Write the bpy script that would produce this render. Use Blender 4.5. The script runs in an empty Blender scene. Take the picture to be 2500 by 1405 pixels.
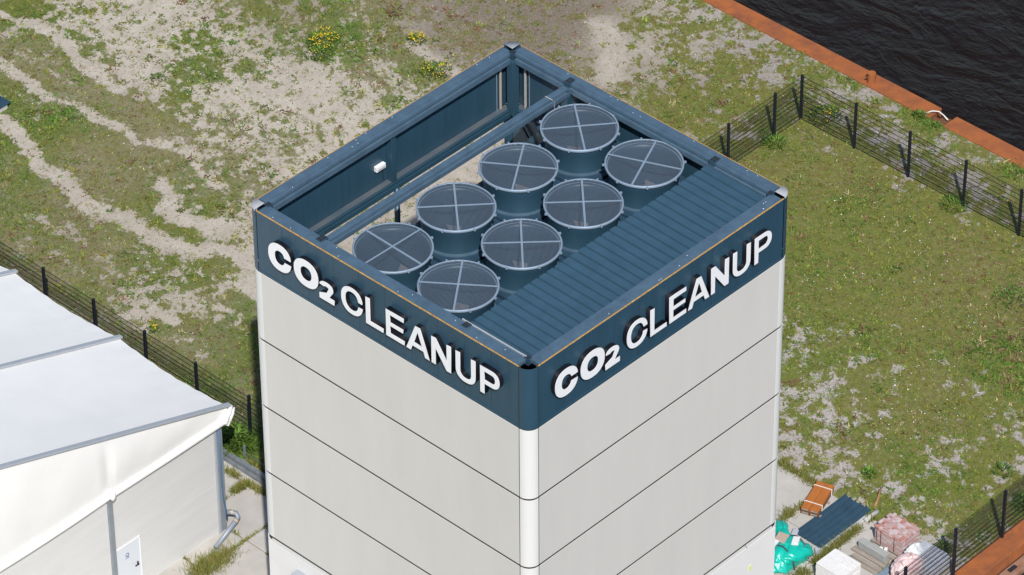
import bpy, bmesh, math, random
import numpy as np
from mathutils import Matrix, Vector
R = math.radians
random.seed(7); rng = np.random.default_rng(11)
SC = bpy.context.scene
COL = SC.collection

# ------------------------------------------------------------------ camera, sky, sun, exposure
CAM_LOC = Vector((-73.055, -68.944, 101.813))
PITCH, YAW, ROLL = R(-38.454), R(43.594), R(-0.459)
fw = Vector((math.cos(PITCH)*math.cos(YAW), math.cos(PITCH)*math.sin(YAW), math.sin(PITCH)))
rt = fw.cross(Vector((0, 0, 1))).normalized(); up = rt.cross(fw)
r2 = math.cos(ROLL)*rt + math.sin(ROLL)*up; u2 = -math.sin(ROLL)*rt + math.cos(ROLL)*up
cd = bpy.data.cameras.new('camera'); cam = bpy.data.objects.new('camera', cd); COL.objects.link(cam)
cam.matrix_world = Matrix(((r2.x, u2.x, -fw.x, CAM_LOC.x), (r2.y, u2.y, -fw.y, CAM_LOC.y), (r2.z, u2.z, -fw.z, CAM_LOC.z), (0, 0, 0, 1)))
cd.sensor_width = 36; cd.lens = 36*11588.45/2500; cd.clip_start = 1; cd.clip_end = 8000
SC.camera = cam
SUN_AZ, SUN_EL = R(48.5), R(46.3)      # direction the light travels towards, seen from above
w = bpy.data.worlds.new('World'); SC.world = w; w.use_nodes = True
nt = w.node_tree; nt.nodes.clear()
sky = nt.nodes.new('ShaderNodeTexSky'); sky.sky_type = 'NISHITA'; sky.sun_disc = False
sky.sun_elevation = SUN_EL; sky.sun_rotation = math.atan2(-math.cos(SUN_AZ), -math.sin(SUN_AZ)); sky.air_density = 1.0; sky.dust_density = 1.0
bg = nt.nodes.new('ShaderNodeBackground'); bg.inputs[1].default_value = 0.10
wo = nt.nodes.new('ShaderNodeOutputWorld'); nt.links.new(sky.outputs[0], bg.inputs[0]); nt.links.new(bg.outputs[0], wo.inputs[0])
sd = bpy.data.lights.new('sun', 'SUN'); sd.energy = 4.3; sd.angle = R(0.55); sd.color = (1, .975, .935)
sun = bpy.data.objects.new('sun', sd); COL.objects.link(sun)
ld = Vector((math.cos(SUN_AZ)*math.cos(SUN_EL), math.sin(SUN_AZ)*math.cos(SUN_EL), -math.sin(SUN_EL)))
sun.rotation_euler = ld.to_track_quat('-Z', 'Y').to_euler(); sun.location = (-40, -40, 80)
SC.view_settings.view_transform = 'Standard'; SC.view_settings.look = 'None'
SC.view_settings.exposure = 0.12; SC.view_settings.gamma = 1.0

# ------------------------------------------------------------------ helpers
WL = {}      # world location of every root
class MB:
    def __init__(s): s.v = []; s.f = []
    def add(s, vs, fs):
        n = len(s.v); s.v += [tuple(map(float, p)) for p in vs]; s.f += [tuple(i+n for i in f) for f in fs]; return s
    def box(s, a, b):
        x0, y0, z0 = a; x1, y1, z1 = b
        return s.add([(x0,y0,z0),(x1,y0,z0),(x1,y1,z0),(x0,y1,z0),(x0,y0,z1),(x1,y0,z1),(x1,y1,z1),(x0,y1,z1)],
                     [(0,3,2,1),(4,5,6,7),(0,1,5,4),(1,2,6,5),(2,3,7,6),(3,0,4,7)])
    def obox(s, c, sz, rz=0, rx=0, ry=0):
        m = Matrix.Translation(c) @ Matrix.Rotation(rz,4,'Z') @ Matrix.Rotation(ry,4,'Y') @ Matrix.Rotation(rx,4,'X')
        hx, hy, hz = sz[0]/2, sz[1]/2, sz[2]/2
        vs = [m @ Vector((x*hx, y*hy, z*hz)) for z in (-1,1) for x, y in ((-1,-1),(1,-1),(1,1),(-1,1))]
        return s.add(vs, [(0,3,2,1),(4,5,6,7),(0,1,5,4),(1,2,6,5),(2,3,7,6),(3,0,4,7)])
    def bar(s, a, b, wd, ht=None):
        a = Vector(a); b = Vector(b); ht = ht or wd; d = (b-a).normalized()
        u = d.cross(Vector((0,0,1)));  u = u.normalized() if u.length > 1e-4 else Vector((1,0,0)); v = u.cross(d)
        vs = [p + u*sx*wd/2 + v*sy*ht/2 for p in (a, b) for sx, sy in ((-1,-1),(1,-1),(1,1),(-1,1))]
        return s.add(vs, [(0,3,2,1),(4,5,6,7),(0,1,5,4),(1,2,6,5),(2,3,7,6),(3,0,4,7)])
    def tube(s, pts, r, n=8, cap=True):
        pts = [Vector(p) for p in pts]; rr = r if isinstance(r, (list, tuple)) else [r]*len(pts)
        base = len(s.v); prev = None
        for i, p in enumerate(pts):
            d = (pts[min(i+1, len(pts)-1)] - pts[max(i-1, 0)]).normalized()
            if prev is None: prev = d.cross(Vector((0,0,1)));  prev = prev if prev.length > 1e-3 else Vector((1,0,0))
            u = (prev - d*prev.dot(d)).normalized(); prev = u; v = d.cross(u)
            for k in range(n):
                t = 2*math.pi*k/n; s.v.append(tuple(p + (u*math.cos(t)+v*math.sin(t))*rr[i]))
        for i in range(len(pts)-1):
            for k in range(n):
                a = base+i*n+k; b = base+i*n+(k+1) % n; s.f.append((a, b, b+n, a+n))
        if cap:
            s.f.append(tuple(base+k for k in range(n-1, -1, -1))); e = base+(len(pts)-1)*n; s.f.append(tuple(e+k for k in range(n)))
        return s
    def lathe(s, prof, n=32, c=(0,0,0), a0=0, a1=2*math.pi):
        full = abs(a1-a0-2*math.pi) < 1e-6; m = n if full else n+1; base = len(s.v)
        for r, z in prof:
            for k in range(m):
                t = a0+(a1-a0)*k/n; s.v.append((c[0]+r*math.cos(t), c[1]+r*math.sin(t), c[2]+z))
        for i in range(len(prof)-1):
            for k in range(n):
                a = base+i*m+k; b = base+i*m+(k+1) % m; s.f.append((a, b, b+m, a+m))
        return s
    def mesh(s, name, smooth=False, center=True):
        vv = np.array(s.v); c = (vv.min(0)+vv.max(0))/2 if center else np.zeros(3)
        me = bpy.data.meshes.new(name); me.from_pydata((vv-c).tolist(), [], s.f); me.update()
        if smooth: me.polygons.foreach_set('use_smooth', [True]*len(me.polygons))
        return me, Vector(c)
    def build(s, name, mat, parent=None, smooth=False, bevel=0, kind=None, label=None):
        me, c = s.mesh(name, smooth); o = bpy.data.objects.new(name, me); COL.objects.link(o)
        me.materials.append(mat)
        put(o, c, parent)
        if bevel:
            b = o.modifiers.new('bevel', 'BEVEL'); b.width = bevel; b.segments = 2; b.limit_method = 'ANGLE'
        if kind: o['kind'] = kind
        if label: o['label'] = label
        return o
def put(o, c, parent):
    if parent is not None:
        o.parent = parent; o.location = Vector(c) - WL[parent.name]
    else: o.location = c
    WL[o.name] = Vector(c)
def inst(me, name, loc, parent=None, rot=(0,0,0), mat=None):
    o = bpy.data.objects.new(name, me); COL.objects.link(o); put(o, Vector(loc), parent); o.rotation_euler = rot; return o
def tag(o, label, cat, group=None):
    o['label'] = label; o['category'] = cat
    if group: o['group'] = group
    return o
def thing(name, loc, label, cat, group=None):
    o = bpy.data.objects.new(name, None); COL.objects.link(o); o.location = loc; o.empty_display_size = .3
    WL[o.name] = Vector(loc); return tag(o, label, cat, group)
def struct(o): o['kind'] = 'structure'; return o
def copy_tree(o, parent=None):
    c = o.copy(); COL.objects.link(c); c.parent = parent
    for ch in list(o.children): copy_tree(ch, c)
    return c

# ------------------------------------------------------------------ materials
def mat(name, col, rough=.6, metal=0, var=0, vscale=3, col2=None, bump=0, bscale=40, spec=.5, vstretch=(1,1,1), detail=6, coat=0, thr=None):
    m = bpy.data.materials.new(name); m.use_nodes = True; N = m.node_tree; b = N.nodes['Principled BSDF']
    b.inputs['Roughness'].default_value = rough; b.inputs['Metallic'].default_value = metal
    b.inputs['Specular IOR Level'].default_value = spec
    if coat: b.inputs['Coat Weight'].default_value = coat; b.inputs['Coat Roughness'].default_value = .25
    b.inputs['Base Color'].default_value = (*col, 1)
    tc = N.nodes.new('ShaderNodeTexCoord')
    if var or col2:
        mp = N.nodes.new('ShaderNodeMapping'); mp.inputs['Scale'].default_value = vstretch
        N.links.new(tc.outputs['Object'], mp.inputs[0])
        oi = N.nodes.new('ShaderNodeObjectInfo'); ad = N.nodes.new('ShaderNodeVectorMath'); ad.operation = 'ADD'
        ml = N.nodes.new('ShaderNodeVectorMath'); ml.operation = 'SCALE'; ml.inputs[3].default_value = 50
        cmb = N.nodes.new('ShaderNodeCombineXYZ')
        for k in range(3): N.links.new(oi.outputs['Random'], cmb.inputs[k])
        N.links.new(cmb.outputs[0], ml.inputs[0]); N.links.new(mp.outputs[0], ad.inputs[0]); N.links.new(ml.outputs[0], ad.inputs[1])
        nz = N.nodes.new('ShaderNodeTexNoise'); nz.inputs['Scale'].default_value = vscale; nz.inputs['Detail'].default_value = detail
        nz.inputs['Roughness'].default_value = .62
        N.links.new(ad.outputs[0], nz.inputs['Vector'])
        rp = N.nodes.new('ShaderNodeValToRGB'); lo, hi = thr or (.3, .7)
        rp.color_ramp.elements[0].position = lo; rp.color_ramp.elements[1].position = hi
        c2 = col2 or tuple(min(1, c*(1+var)) for c in col); c1 = col if col2 else tuple(c*(1-var) for c in col)
        rp.color_ramp.elements[0].color = (*c1, 1); rp.color_ramp.elements[1].color = (*c2, 1)
        N.links.new(nz.outputs[0], rp.inputs[0]); N.links.new(rp.outputs[0], b.inputs['Base Color'])
    if bump:
        n2 = N.nodes.new('ShaderNodeTexNoise'); n2.inputs['Scale'].default_value = bscale; n2.inputs['Detail'].default_value = 4
        N.links.new(tc.outputs['Object'], n2.inputs['Vector'])
        bp = N.nodes.new('ShaderNodeBump'); bp.inputs['Strength'].default_value = bump; bp.inputs['Distance'].default_value = .02
        N.links.new(n2.outputs[0], bp.inputs['Height']); N.links.new(bp.outputs[0], b.inputs['Normal'])
    return m
def ribs(m, axis, pitch, strength, dist=.004):
    """fine pressed ribs: a wave bump across one object axis"""
    N = m.node_tree; b = N.nodes['Principled BSDF']; tc = N.nodes.new('ShaderNodeTexCoord'); wv = N.nodes.new('ShaderNodeTexWave')
    wv.bands_direction = axis; wv.inputs['Scale'].default_value = .314/pitch; wv.wave_profile = 'SIN'
    wv.inputs['Distortion'].default_value = 0
    N.links.new(tc.outputs['Object'], wv.inputs['Vector'])
    bp = N.nodes.new('ShaderNodeBump'); bp.inputs['Strength'].default_value = strength; bp.inputs['Distance'].default_value = dist
    N.links.new(wv.outputs[1], bp.inputs['Height'])
    if b.inputs['Normal'].links: N.links.new(b.inputs['Normal'].links[0].from_socket, bp.inputs['Normal'])
    N.links.new(bp.outputs[0], b.inputs['Normal']); return m
BLUE = (.024, .066, .104)
M = {}
M['blue'] = mat('blue_coated_steel', BLUE, .42, var=.12, vscale=1.2, vstretch=(1,1,.3), bump=.05, bscale=3)
M['blue_x'] = ribs(mat('blue_panel_x', BLUE, .42, var=.10, vscale=2.0, vstretch=(2,2,.15)), 'Y', .1, .35)
M['blue_y'] = ribs(mat('blue_panel_y', BLUE, .42, var=.10, vscale=2.0, vstretch=(2,2,.15)), 'X', .1, .35)
M['coping'] = mat('coping_steel', (.066, .114, .164), .38, var=.18, vscale=2.5, bump=.06, bscale=5)
M['roofsheet'] = mat('blue_roof_sheet', (.034, .082, .124), .45, var=.10, vscale=2.0, bump=.04, bscale=4)
M['bluedark'] = mat('dark_blue_steel', (.022, .055, .09), .5, var=.15, vscale=2)
M['ledge'] = mat('dusty_ledge', (.055, .085, .115), .6, col2=(.11, .12, .13), vscale=2.2, vstretch=(.4,1,1))
M['panel'] = mat('pale_grey_panel', (.605, .590, .560), .5, var=.03, vscale=.8, vstretch=(1.2,1.2,.25), bump=.04, bscale=1.0)
M['column'] = mat('white_column', (.70, .70, .68), .42, var=.015, vscale=.8)
M['plinth'] = mat('white_plinth', (.72, .71, .70), .8, var=.03, vscale=1.0, bump=.05, bscale=20)
M['joint'] = mat('dark_joint', (.03, .022, .02), .9)
M['foam'] = mat('orange_foam', (.34, .17, .03), .95, col2=(.62, .38, .12), vscale=9, bump=.8, bscale=60)
M['pfoam'] = mat('pale_foam', (.42, .38, .33), .9, var=.1)
M['capgrey'] = mat('grey_cap', (.40, .41, .43), .5, var=.05)
M['galv'] = mat('galvanised', (.25, .325, .41), .5, metal=.25, var=.08, vscale=3)
M['wire'] = mat('grille_wire', (.165, .21, .27), .45, metal=.3)
M['screw'] = mat('white_screw', (.8, .82, .85), .3)
M['black'] = mat('black_return', (.008, .008, .012), .35)
M['white'] = mat('white_acrylic', (.82, .83, .85), .35, var=.01)
M['blade'] = mat('fan_blade', (.20, .19, .20), .5)
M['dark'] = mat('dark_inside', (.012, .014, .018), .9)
M['fence'] = mat('fence_black', (.010, .012, .020), .45)
M['rust'] = mat('orange_rust', (.36, .108, .026), .9, col2=(.19, .062, .028), vscale=2.0, thr=(.35, .75), bump=.25, bscale=30)
M['rustdark'] = mat('brown_rust', (.20, .075, .03), .9, col2=(.09, .04, .022), vscale=5, bump=.3, bscale=25)
M['rustbright'] = mat('bright_rust', (.44, .145, .022), .85, col2=(.33, .095, .018), vscale=3, vstretch=(.4,2,2))
M['rustpink'] = mat('faded_rust', (.33, .19, .13), .9, col2=(.20, .09, .05), vscale=4)
M['concrete'] = mat('concrete_slab', (.40, .375, .34), .9, col2=(.50, .47, .43), vscale=1.2, bump=.25, bscale=35, detail=10)
M['concrete2'] = mat('pale_concrete', (.47, .46, .44), .9, var=.06, vscale=4, bump=.2, bscale=40)
M['tent'] = mat('white_pvc', (.825, .815, .80), .45, var=.03, vscale=.7, bump=.55, bscale=.9)
M['tentrail'] = mat('grey_strap', (.36, .39, .43), .5, var=.05)
M['tentpost'] = mat('grey_post', (.27, .30, .33), .5, metal=.2, var=.1)
M['tentwall'] = ribs(mat('white_corrugated', (.66, .655, .645), .5, var=.04, vscale=1.5, vstretch=(.3,1,2)), 'Z', .05, .6, .008)
M['door'] = mat('door_white', (.66, .69, .73), .5)
M['inkblue'] = mat('blue_ink', (.03, .03, .30), .6)
M['pipegrey'] = mat('grey_pvc_pipe', (.22, .25, .29), .35, var=.06)
M['orange'] = mat('orange_ring', (.75, .42, .15), .5)
M['hoseblue'] = mat('blue_hose', (.06, .14, .24), .4)
M['steelrail'] = mat('galvanised_rail', (.24, .26, .28), .5, metal=.3, var=.2, vscale=4)
M['turq'] = mat('turquoise_tarp', (.005, .41, .325), .32, var=.10, vscale=4, bump=.5, bscale=7)
M['strap'] = mat('grey_strap_band', (.05, .07, .07), .6)
M['sand_tile'] = mat('gravel_tile', (.36, .27, .21), .95, col2=(.48, .38, .31), vscale=30)
M['brick_pink'] = mat('pink_paver', (.45, .32, .31), .9, col2=(.42, .265, .25), vscale=2, bump=.2, bscale=50)
M['brick_pale'] = mat('pale_paver', (.50, .405, .405), .9, var=.1, vscale=3)
M['brick_red'] = mat('red_paver', (.42, .20, .165), .9, var=.12, vscale=3)
M['brick_grey'] = mat('grey_paver', (.38, .40, .44), .9, var=.15, vscale=2)
M['block_white'] = mat('white_block', (.70, .69, .68), .9, var=.03, vscale=3)
M['timber'] = mat('weathered_timber', (.25, .205, .17), .9, col2=(.36, .32, .28), vscale=4, vstretch=(8,1,8))
M['bigbag'] = mat('woven_bag', (.74, .62, .60), .8, col2=(.70, .46, .45), vscale=2.2, bump=.5, bscale=9)
M['clear'] = mat('cloudy_foil', (.62, .64, .66), .25, var=.05)
M['strapwhite'] = mat('white_strap', (.72, .70, .66), .6)
M['driftwood'] = mat('dry_stem', (.30, .16, .07), .9, var=.3)
M['yellow'] = mat('yellow_flower', (.75, .50, .01), .7)
M['paintyellow'] = mat('yellow_spot', (.70, .72, .30), .8)
M['hosewhite'] = mat('white_hose', (.72, .68, .62), .5)
M['stonegrey'] = mat('grey_stone_beam', (.33, .335, .32), .9, var=.06, vscale=5, bump=.2, bscale=50)

def attr_mat(name, rough=.75, translucent=0):
    m = bpy.data.materials.new(name); m.use_nodes = True; N = m.node_tree; b = N.nodes['Principled BSDF']
    a = N.nodes.new('ShaderNodeAttribute'); a.attribute_name = 'Col'; N.links.new(a.outputs['Color'], b.inputs['Base Color'])
    b.inputs['Roughness'].default_value = rough; b.inputs['Specular IOR Level'].default_value = .25
    return m
M['leaf'] = attr_mat('leaf')

# ------------------------------------------------------------------ ground maps
def vnoise(x, y, seed):
    """smooth value noise on arrays"""
    xi = np.floor(x).astype(np.int64); yi = np.floor(y).astype(np.int64); fx = x-xi; fy = y-yi
    fx = fx*fx*fx*(fx*(fx*6-15)+10); fy = fy*fy*fy*(fy*(fy*6-15)+10)
    def h(a, b):
        n = (a*374761393 + b*668265263 + seed*974634777) & 0xffffffff
        n = ((n ^ (n >> 13))*1274126177) & 0xffffffff; n = (n ^ (n >> 16)) & 0xffffffff
        return n/4294967295.0
    return (h(xi,yi)*(1-fx)+h(xi+1,yi)*fx)*(1-fy) + (h(xi,yi+1)*(1-fx)+h(xi+1,yi+1)*fx)*fy
def fbm(x, y, s0, octs, seed, gain=.55):
    t = 0; a = 1; tot = 0; f = 1/s0
    for o in range(octs):
        c, s = math.cos(.7*o+seed), math.sin(.7*o+seed)
        t = t + a*vnoise((c*x-s*y)*f+17.3*o, (s*x+c*y)*f-9.1*o, seed+o); tot += a; a *= gain; f *= 2.03
    return t/tot
# camera-free survey of the site: points of the ground in metres, with how green, dry, lush and dark the soil is there
SURVEY = [(19.4, 44.9, 0.9, 0.2, 0.6, 0.2), (19.7, 43.4, 0.85, 0.2, 0.6, 0.2), (17.4, 42.5, 0.9, 0.5, 0.3, 0.3), (17.4, 40.9, 0.9, 0.5, 0.4, 0.3), (21.4, 43.1, 0.12, 0.2, 0.3, 0.0), (21.8, 41.2, 0.1, 0.2, 0.3, 0.0), (22.8, 40.1, 0.2, 0.2, 0.4, 0.0), (19.4, 41.8, 0.55, 0.2, 0.5, 0.0), (19.1, 40.6, 0.5, 0.3, 0.4, 0.0), (17.9, 38.2, 0.9, 0.6, 0.2, 0.4), (17.6, 36.3, 0.9, 0.7, 0.2, 0.4), (17.9, 34.9, 0.85, 0.7, 0.2, 0.3), (17.4, 33.6, 0.7, 0.5, 0.3, 0.2), (19.3, 38.5, 0.35, 0.2, 0.4, 0.0), (21.0, 38.6, 0.25, 0.2, 0.4, 0.0), (21.9, 40.3, 0.15, 0.2, 0.4, 0.0), (23.1, 38.2, 1.0, 0.0, 1.0, 0.0), (21.3, 37.4, 0.55, 0.1, 0.7, 0.0), (22.2, 36.2, 0.55, 0.1, 0.7, 0.0), (23.8, 36.3, 0.4, 0.2, 0.6, 0.1), (24.6, 38.5, 0.45, 0.3, 0.4, 0.2), (24.0, 39.6, 0.4, 0.2, 0.5, 0.1), (25.5, 36.8, 0.6, 0.6, 0.5, 0.6), (25.8, 38.0, 0.6, 0.5, 0.4, 0.4), (25.5, 35.6, 0.6, 0.6, 0.4, 0.7), (26.5, 36.5, 0.55, 0.6, 0.2, 0.9), (24.1, 34.9, 0.3, 0.2, 0.4, 0.1), (21.6, 34.5, 0.2, 0.2, 0.4, 0.0), (22.6, 33.4, 0.18, 0.2, 0.3, 0.0), (23.7, 32.3, 0.2, 0.2, 0.4, 0.0), (20.3, 35.2, 0.2, 0.2, 0.4, 0.0), (19.9, 36.0, 0.25, 0.2, 0.4, 0.0), (19.4, 33.9, 0.6, 0.2, 0.6, 0.0), (20.2, 33.1, 0.55, 0.2, 0.6, 0.0), (19.0, 32.6, 0.6, 0.3, 0.5, 0.0), (19.3, 31.1, 0.75, 0.4, 0.5, 0.1), (20.0, 30.4, 0.25, 0.3, 0.3, 0.0), (21.2, 30.9, 0.35, 0.2, 0.5, 0.0), (22.9, 30.5, 0.25, 0.2, 0.4, 0.0), (25.8, 33.8, 0.55, 0.2, 0.6, 0.2), (26.9, 34.9, 0.95, 0.1, 0.9, 0.2), (26.9, 33.4, 0.95, 0.1, 0.9, 0.2), (26.9, 32.2, 0.9, 0.2, 0.8, 0.2), (26.8, 30.4, 0.85, 0.2, 0.7, 0.2), (25.4, 31.9, 0.42, 0.85, 0.15, 0.1), (25.5, 30.3, 0.35, 0.2, 0.5, 0.1), (29.0, 33.4, 0.42, 0.85, 0.15, 0.85), (28.4, 34.9, 0.42, 0.85, 0.15, 0.5), (29.7, 31.9, 0.42, 0.85, 0.15, 0.85), (28.0, 30.3, 0.4, 0.85, 0.15, 0.85), (29.4, 29.9, 0.42, 0.85, 0.15, 0.85), (31.1, 31.1, 0.42, 0.85, 0.15, 0.85), (32.1, 30.0, 0.42, 0.85, 0.15, 0.9), (32.4, 28.2, 0.42, 0.85, 0.15, 1.0), (30.5, 27.5, 0.42, 0.85, 0.15, 0.9), (32.7, 30.6, 0.42, 0.85, 0.15, 0.9), (33.9, 28.9, 0.3, 0.85, 0.15, 0.85), (32.5, 26.5, 0.08, 0.2, 0.3, 0.05), (31.5, 25.3, 0.38, 0.4, 0.3, 0.25), (31.0, 25.9, 0.42, 0.85, 0.15, 0.85), (33.7, 26.4, 0.63, 0.4, 0.5, 0.45), (32.5, 24.2, 0.75, 0.4, 0.5, 0.55), (30.9, 23.4, 0.75, 0.4, 0.4, 0.55), (35.5, 25.9, 0.53, 0.4, 0.4, 0.35), (34.2, 24.7, 0.58, 0.4, 0.4, 0.35), (36.5, 25.3, 0.53, 0.4, 0.4, 0.35), (35.5, 23.7, 0.53, 0.4, 0.4, 0.45), (32.8, 22.5, 0.75, 0.4, 0.3, 0.65), (34.6, 22.1, 0.58, 0.4, 0.4, 0.55), (31.1, 21.4, 0.85, 0.4, 0.4, 0.5), (32.2, 19.0, 0.85, 0.4, 0.4, 0.4), (33.5, 19.1, 0.75, 0.5, 0.3, 0.5), (36.5, 20.0, 0.6, 0.4, 0.5, 0.4), (36.3, 18.7, 0.5, 0.3, 0.4, 0.4), (36.2, 16.6, 0.55, 0.3, 0.5, 0.4), (36.0, 14.6, 0.55, 0.3, 0.5, 0.4), (36.0, 11.7, 0.55, 0.3, 0.5, 0.4), (35.3, 16.8, 0.6, 0.4, 0.4, 0.6), (34.8, 12.6, 0.6, 0.4, 0.3, 0.7), (35.0, 10.0, 0.65, 0.4, 0.4, 0.6), (33.9, 17.6, 0.85, 0.4, 0.5, 0.5), (32.4, 16.3, 0.95, 0.5, 0.4, 0.4), (32.5, 12.6, 0.95, 0.4, 0.5, 0.4), (29.5, 13.8, 0.97, 0.4, 0.5, 0.4), (29.8, 10.4, 0.97, 0.5, 0.4, 0.4), (31.8, 8.3, 0.95, 0.6, 0.4, 0.5), (30.0, 6.9, 0.92, 0.9, 0.3, 0.5), (28.2, 7.2, 0.95, 0.7, 0.4, 0.4), (27.5, 11.2, 0.97, 0.5, 0.4, 0.4), (25.6, 11.3, 0.9, 0.3, 0.5, 0.3), (23.8, 9.7, 0.6, 0.3, 0.4, 0.2), (25.0, 9.1, 0.85, 0.3, 0.5, 0.2), (25.8, 8.8, 0.8, 0.3, 0.5, 0.3), (22.3, 7.7, 0.5, 0.3, 0.4, 0.15), (20.7, 7.3, 0.5, 0.3, 0.4, 0.15), (22.9, 6.5, 0.7, 0.3, 0.4, 0.2), (24.7, 6.1, 0.75, 0.4, 0.4, 0.2), (25.5, 5.0, 0.7, 0.5, 0.4, 0.3), (27.9, 4.3, 0.9, 0.4, 0.8, 0.4), (22.2, 4.1, 0.75, 0.4, 0.4, 0.2), (24.3, 4.0, 0.75, 0.4, 0.4, 0.2), (24.4, 2.4, 0.65, 0.4, 0.4, 0.3), (21.7, 5.4, 0.6, 0.4, 0.4, 0.2), (19.6, 6.1, 0.55, 0.3, 0.4, 0.2), (19.9, 4.8, 0.65, 0.3, 0.4, 0.2), (20.8, 3.2, 0.45, 0.3, 0.4, 0.1), (20.6, 1.9, 0.8, 0.3, 0.5, 0.2), (22.3, 1.6, 0.8, 0.3, 0.6, 0.2), (23.8, 1.5, 0.6, 0.3, 0.4, 0.3), (20.5, 0.9, 0.5, 0.3, 0.4, 0.2), (19.9, 2.1, 0.75, 0.3, 0.5, 0.2), (21.7, 0.2, 0.75, 0.3, 0.6, 0.2), (22.9, 0.3, 0.8, 0.3, 0.6, 0.2), (13.0, 37.2, 0.85, 0.3, 0.6, 0.2), (11.2, 35.6, 0.85, 0.4, 0.5, 0.3), (11.0, 33.8, 0.65, 0.5, 0.4, 0.5), (12.4, 34.4, 0.8, 0.4, 0.5, 0.3), (14.2, 34.2, 0.9, 0.5, 0.4, 0.3), (15.5, 34.5, 0.9, 0.6, 0.3, 0.4), (15.4, 33.3, 0.8, 0.7, 0.2, 0.5), (14.5, 35.6, 0.85, 0.5, 0.3, 0.3), (15.2, 37.4, 0.9, 0.3, 0.6, 0.2), (16.3, 37.3, 0.95, 0.1, 0.8, 0.2), (15.7, 39.5, 0.85, 0.3, 0.5, 0.2), (14.2, 32.4, 0.85, 0.3, 0.6, 0.2), (16.0, 31.9, 0.65, 0.3, 0.6, 0.1), (17.0, 32.2, 0.45, 0.3, 0.5, 0.1), (17.7, 31.5, 0.8, 0.4, 0.4, 0.3), (16.7, 30.7, 0.75, 0.4, 0.4, 0.2), (16.8, 29.6, 0.6, 0.4, 0.4, 0.1), (14.0, 29.9, 0.75, 0.3, 0.5, 0.2), (14.6, 28.5, 0.4, 0.3, 0.4, 0.1), (11.9, 31.7, 0.8, 0.6, 0.3, 0.5), (11.6, 30.4, 0.75, 0.5, 0.4, 0.4), (12.9, 29.6, 0.6, 0.4, 0.4, 0.3), (9.7, 32.4, 0.8, 0.5, 0.4, 0.4), (9.9, 30.6, 0.8, 0.5, 0.4, 0.3), (11.2, 28.8, 0.75, 0.4, 0.5, 0.3), (12.8, 28.5, 0.5, 0.4, 0.4, 0.2), (13.5, 27.0, 0.4, 0.3, 0.4, 0.1), (12.3, 26.9, 0.55, 0.3, 0.5, 0.2), (13.0, 25.9, 0.45, 0.3, 0.4, 0.1), (11.2, 27.4, 0.6, 0.3, 0.5, 0.2), (11.6, 25.8, 0.85, 0.1, 0.8, 0.1), (11.8, 24.8, 0.9, 0.2, 0.7, 0.2), (10.5, 27.1, 0.08, 0.3, 0.5, 0.05), (9.7, 26.2, 0.8, 0.5, 0.3, 0.3), (10.5, 24.0, 0.95, 0.3, 0.7, 0.3), (9.1, 24.6, 0.8, 0.4, 0.5, 0.3), (9.4, 22.3, 0.95, 0.4, 0.6, 0.4), (8.2, 20.7, 0.95, 0.2, 0.8, 0.3), (24.0, 26.4, 0.05, 0.2, 0.3, 0.1), (18.5, 25.2, 0.05, 0.2, 0.3, 0.1), (19.5, 26.7, 0.85, 0.7, 0.3, 0.5), (27.3, 26.7, 0.8, 0.6, 0.3, 0.4), (25.9, 26.2, 0.1, 0.2, 0.3, 0.1), (20.3, 24.9, 0.05, 0.2, 0.3, 0.1), (31.3, 29.7, 0.38, 0.85, 0.15, 1), (33.1, 29.3, 0.35, 0.85, 0.15, 1), (31.2, 27.5, 0.35, 0.85, 0.15, 1), (30.1, 31.0, 0.4, 0.8, 0.2, 0.9), (28.7, 31.8, 0.45, 0.7, 0.3, 0.8), (31.9, 31.1, 0.4, 0.8, 0.2, 0.95), (28.4, 33.6, 0.5, 0.7, 0.3, 0.8), (27.9, 35.0, 0.9, 0.1, 0.95, 0.3), (25.8, 34.9, 0.75, 0.2, 0.85, 0.3)]
TRACKS = [([(18.74, 44.66), (19.11, 43.26), (19.17, 42.24), (19.14, 41.27), (18.52, 40.11), (18.56, 39.09), (18.49, 37.96)], 0.19, 0.9), ([(16.66, 42.34), (16.54, 41.27), (16.43, 40.08), (16.54, 39.36), (16.74, 38.45), (16.75, 37.48), (16.84, 36.47), (16.89, 35.83), (16.89, 34.99), (17.33, 34.3), (17.58, 32.99)], 0.21, 0.85), ([(14.34, 39.75), (14.23, 38.95), (13.99, 37.98), (13.68, 37.16), (13.35, 36.4), (13.58, 35.48), (13.2, 34.69), (12.98, 34.04), (13.06, 33.19), (13.24, 32.45), (13.29, 31.52), (13.3, 30.54), (13.46, 29.73), (13.97, 28.66), (14.97, 27.45)], 0.28, 0.95), ([(15.6, 32.66), (15.29, 31.87), (14.72, 31.4), (14.57, 30.59)], 0.27, 0.9), ([(14.89, 30.14), (15.15, 29.49), (15.48, 28.95)], 0.32, 0.9), ([(27.71, 31.9), (27.58, 30.52), (27.46, 29.15)], 0.24, 0.75), ([(33.49, 27.77), (32.64, 26.39), (31.3, 25.37)], 0.4, 0.8), ([(19.37, 45.36), (19.32, 44.62), (19.19, 43.8)], 0.08, 0.5), ([(14.64, 28.14), (14.55, 27.22), (13.73, 26.08)], 0.24, 0.7), ([(20.11, 34.66), (20.75, 33.61), (20.61, 31.56)], 0.21, 0.5), ([(17.23, 32.5), (16.94, 31.57), (16.99, 30.99)], 0.12, 0.7), ([(10.44, 27.63), (10.55, 27.13), (10.63, 26.61)], 0.17, 0.9)]

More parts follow.
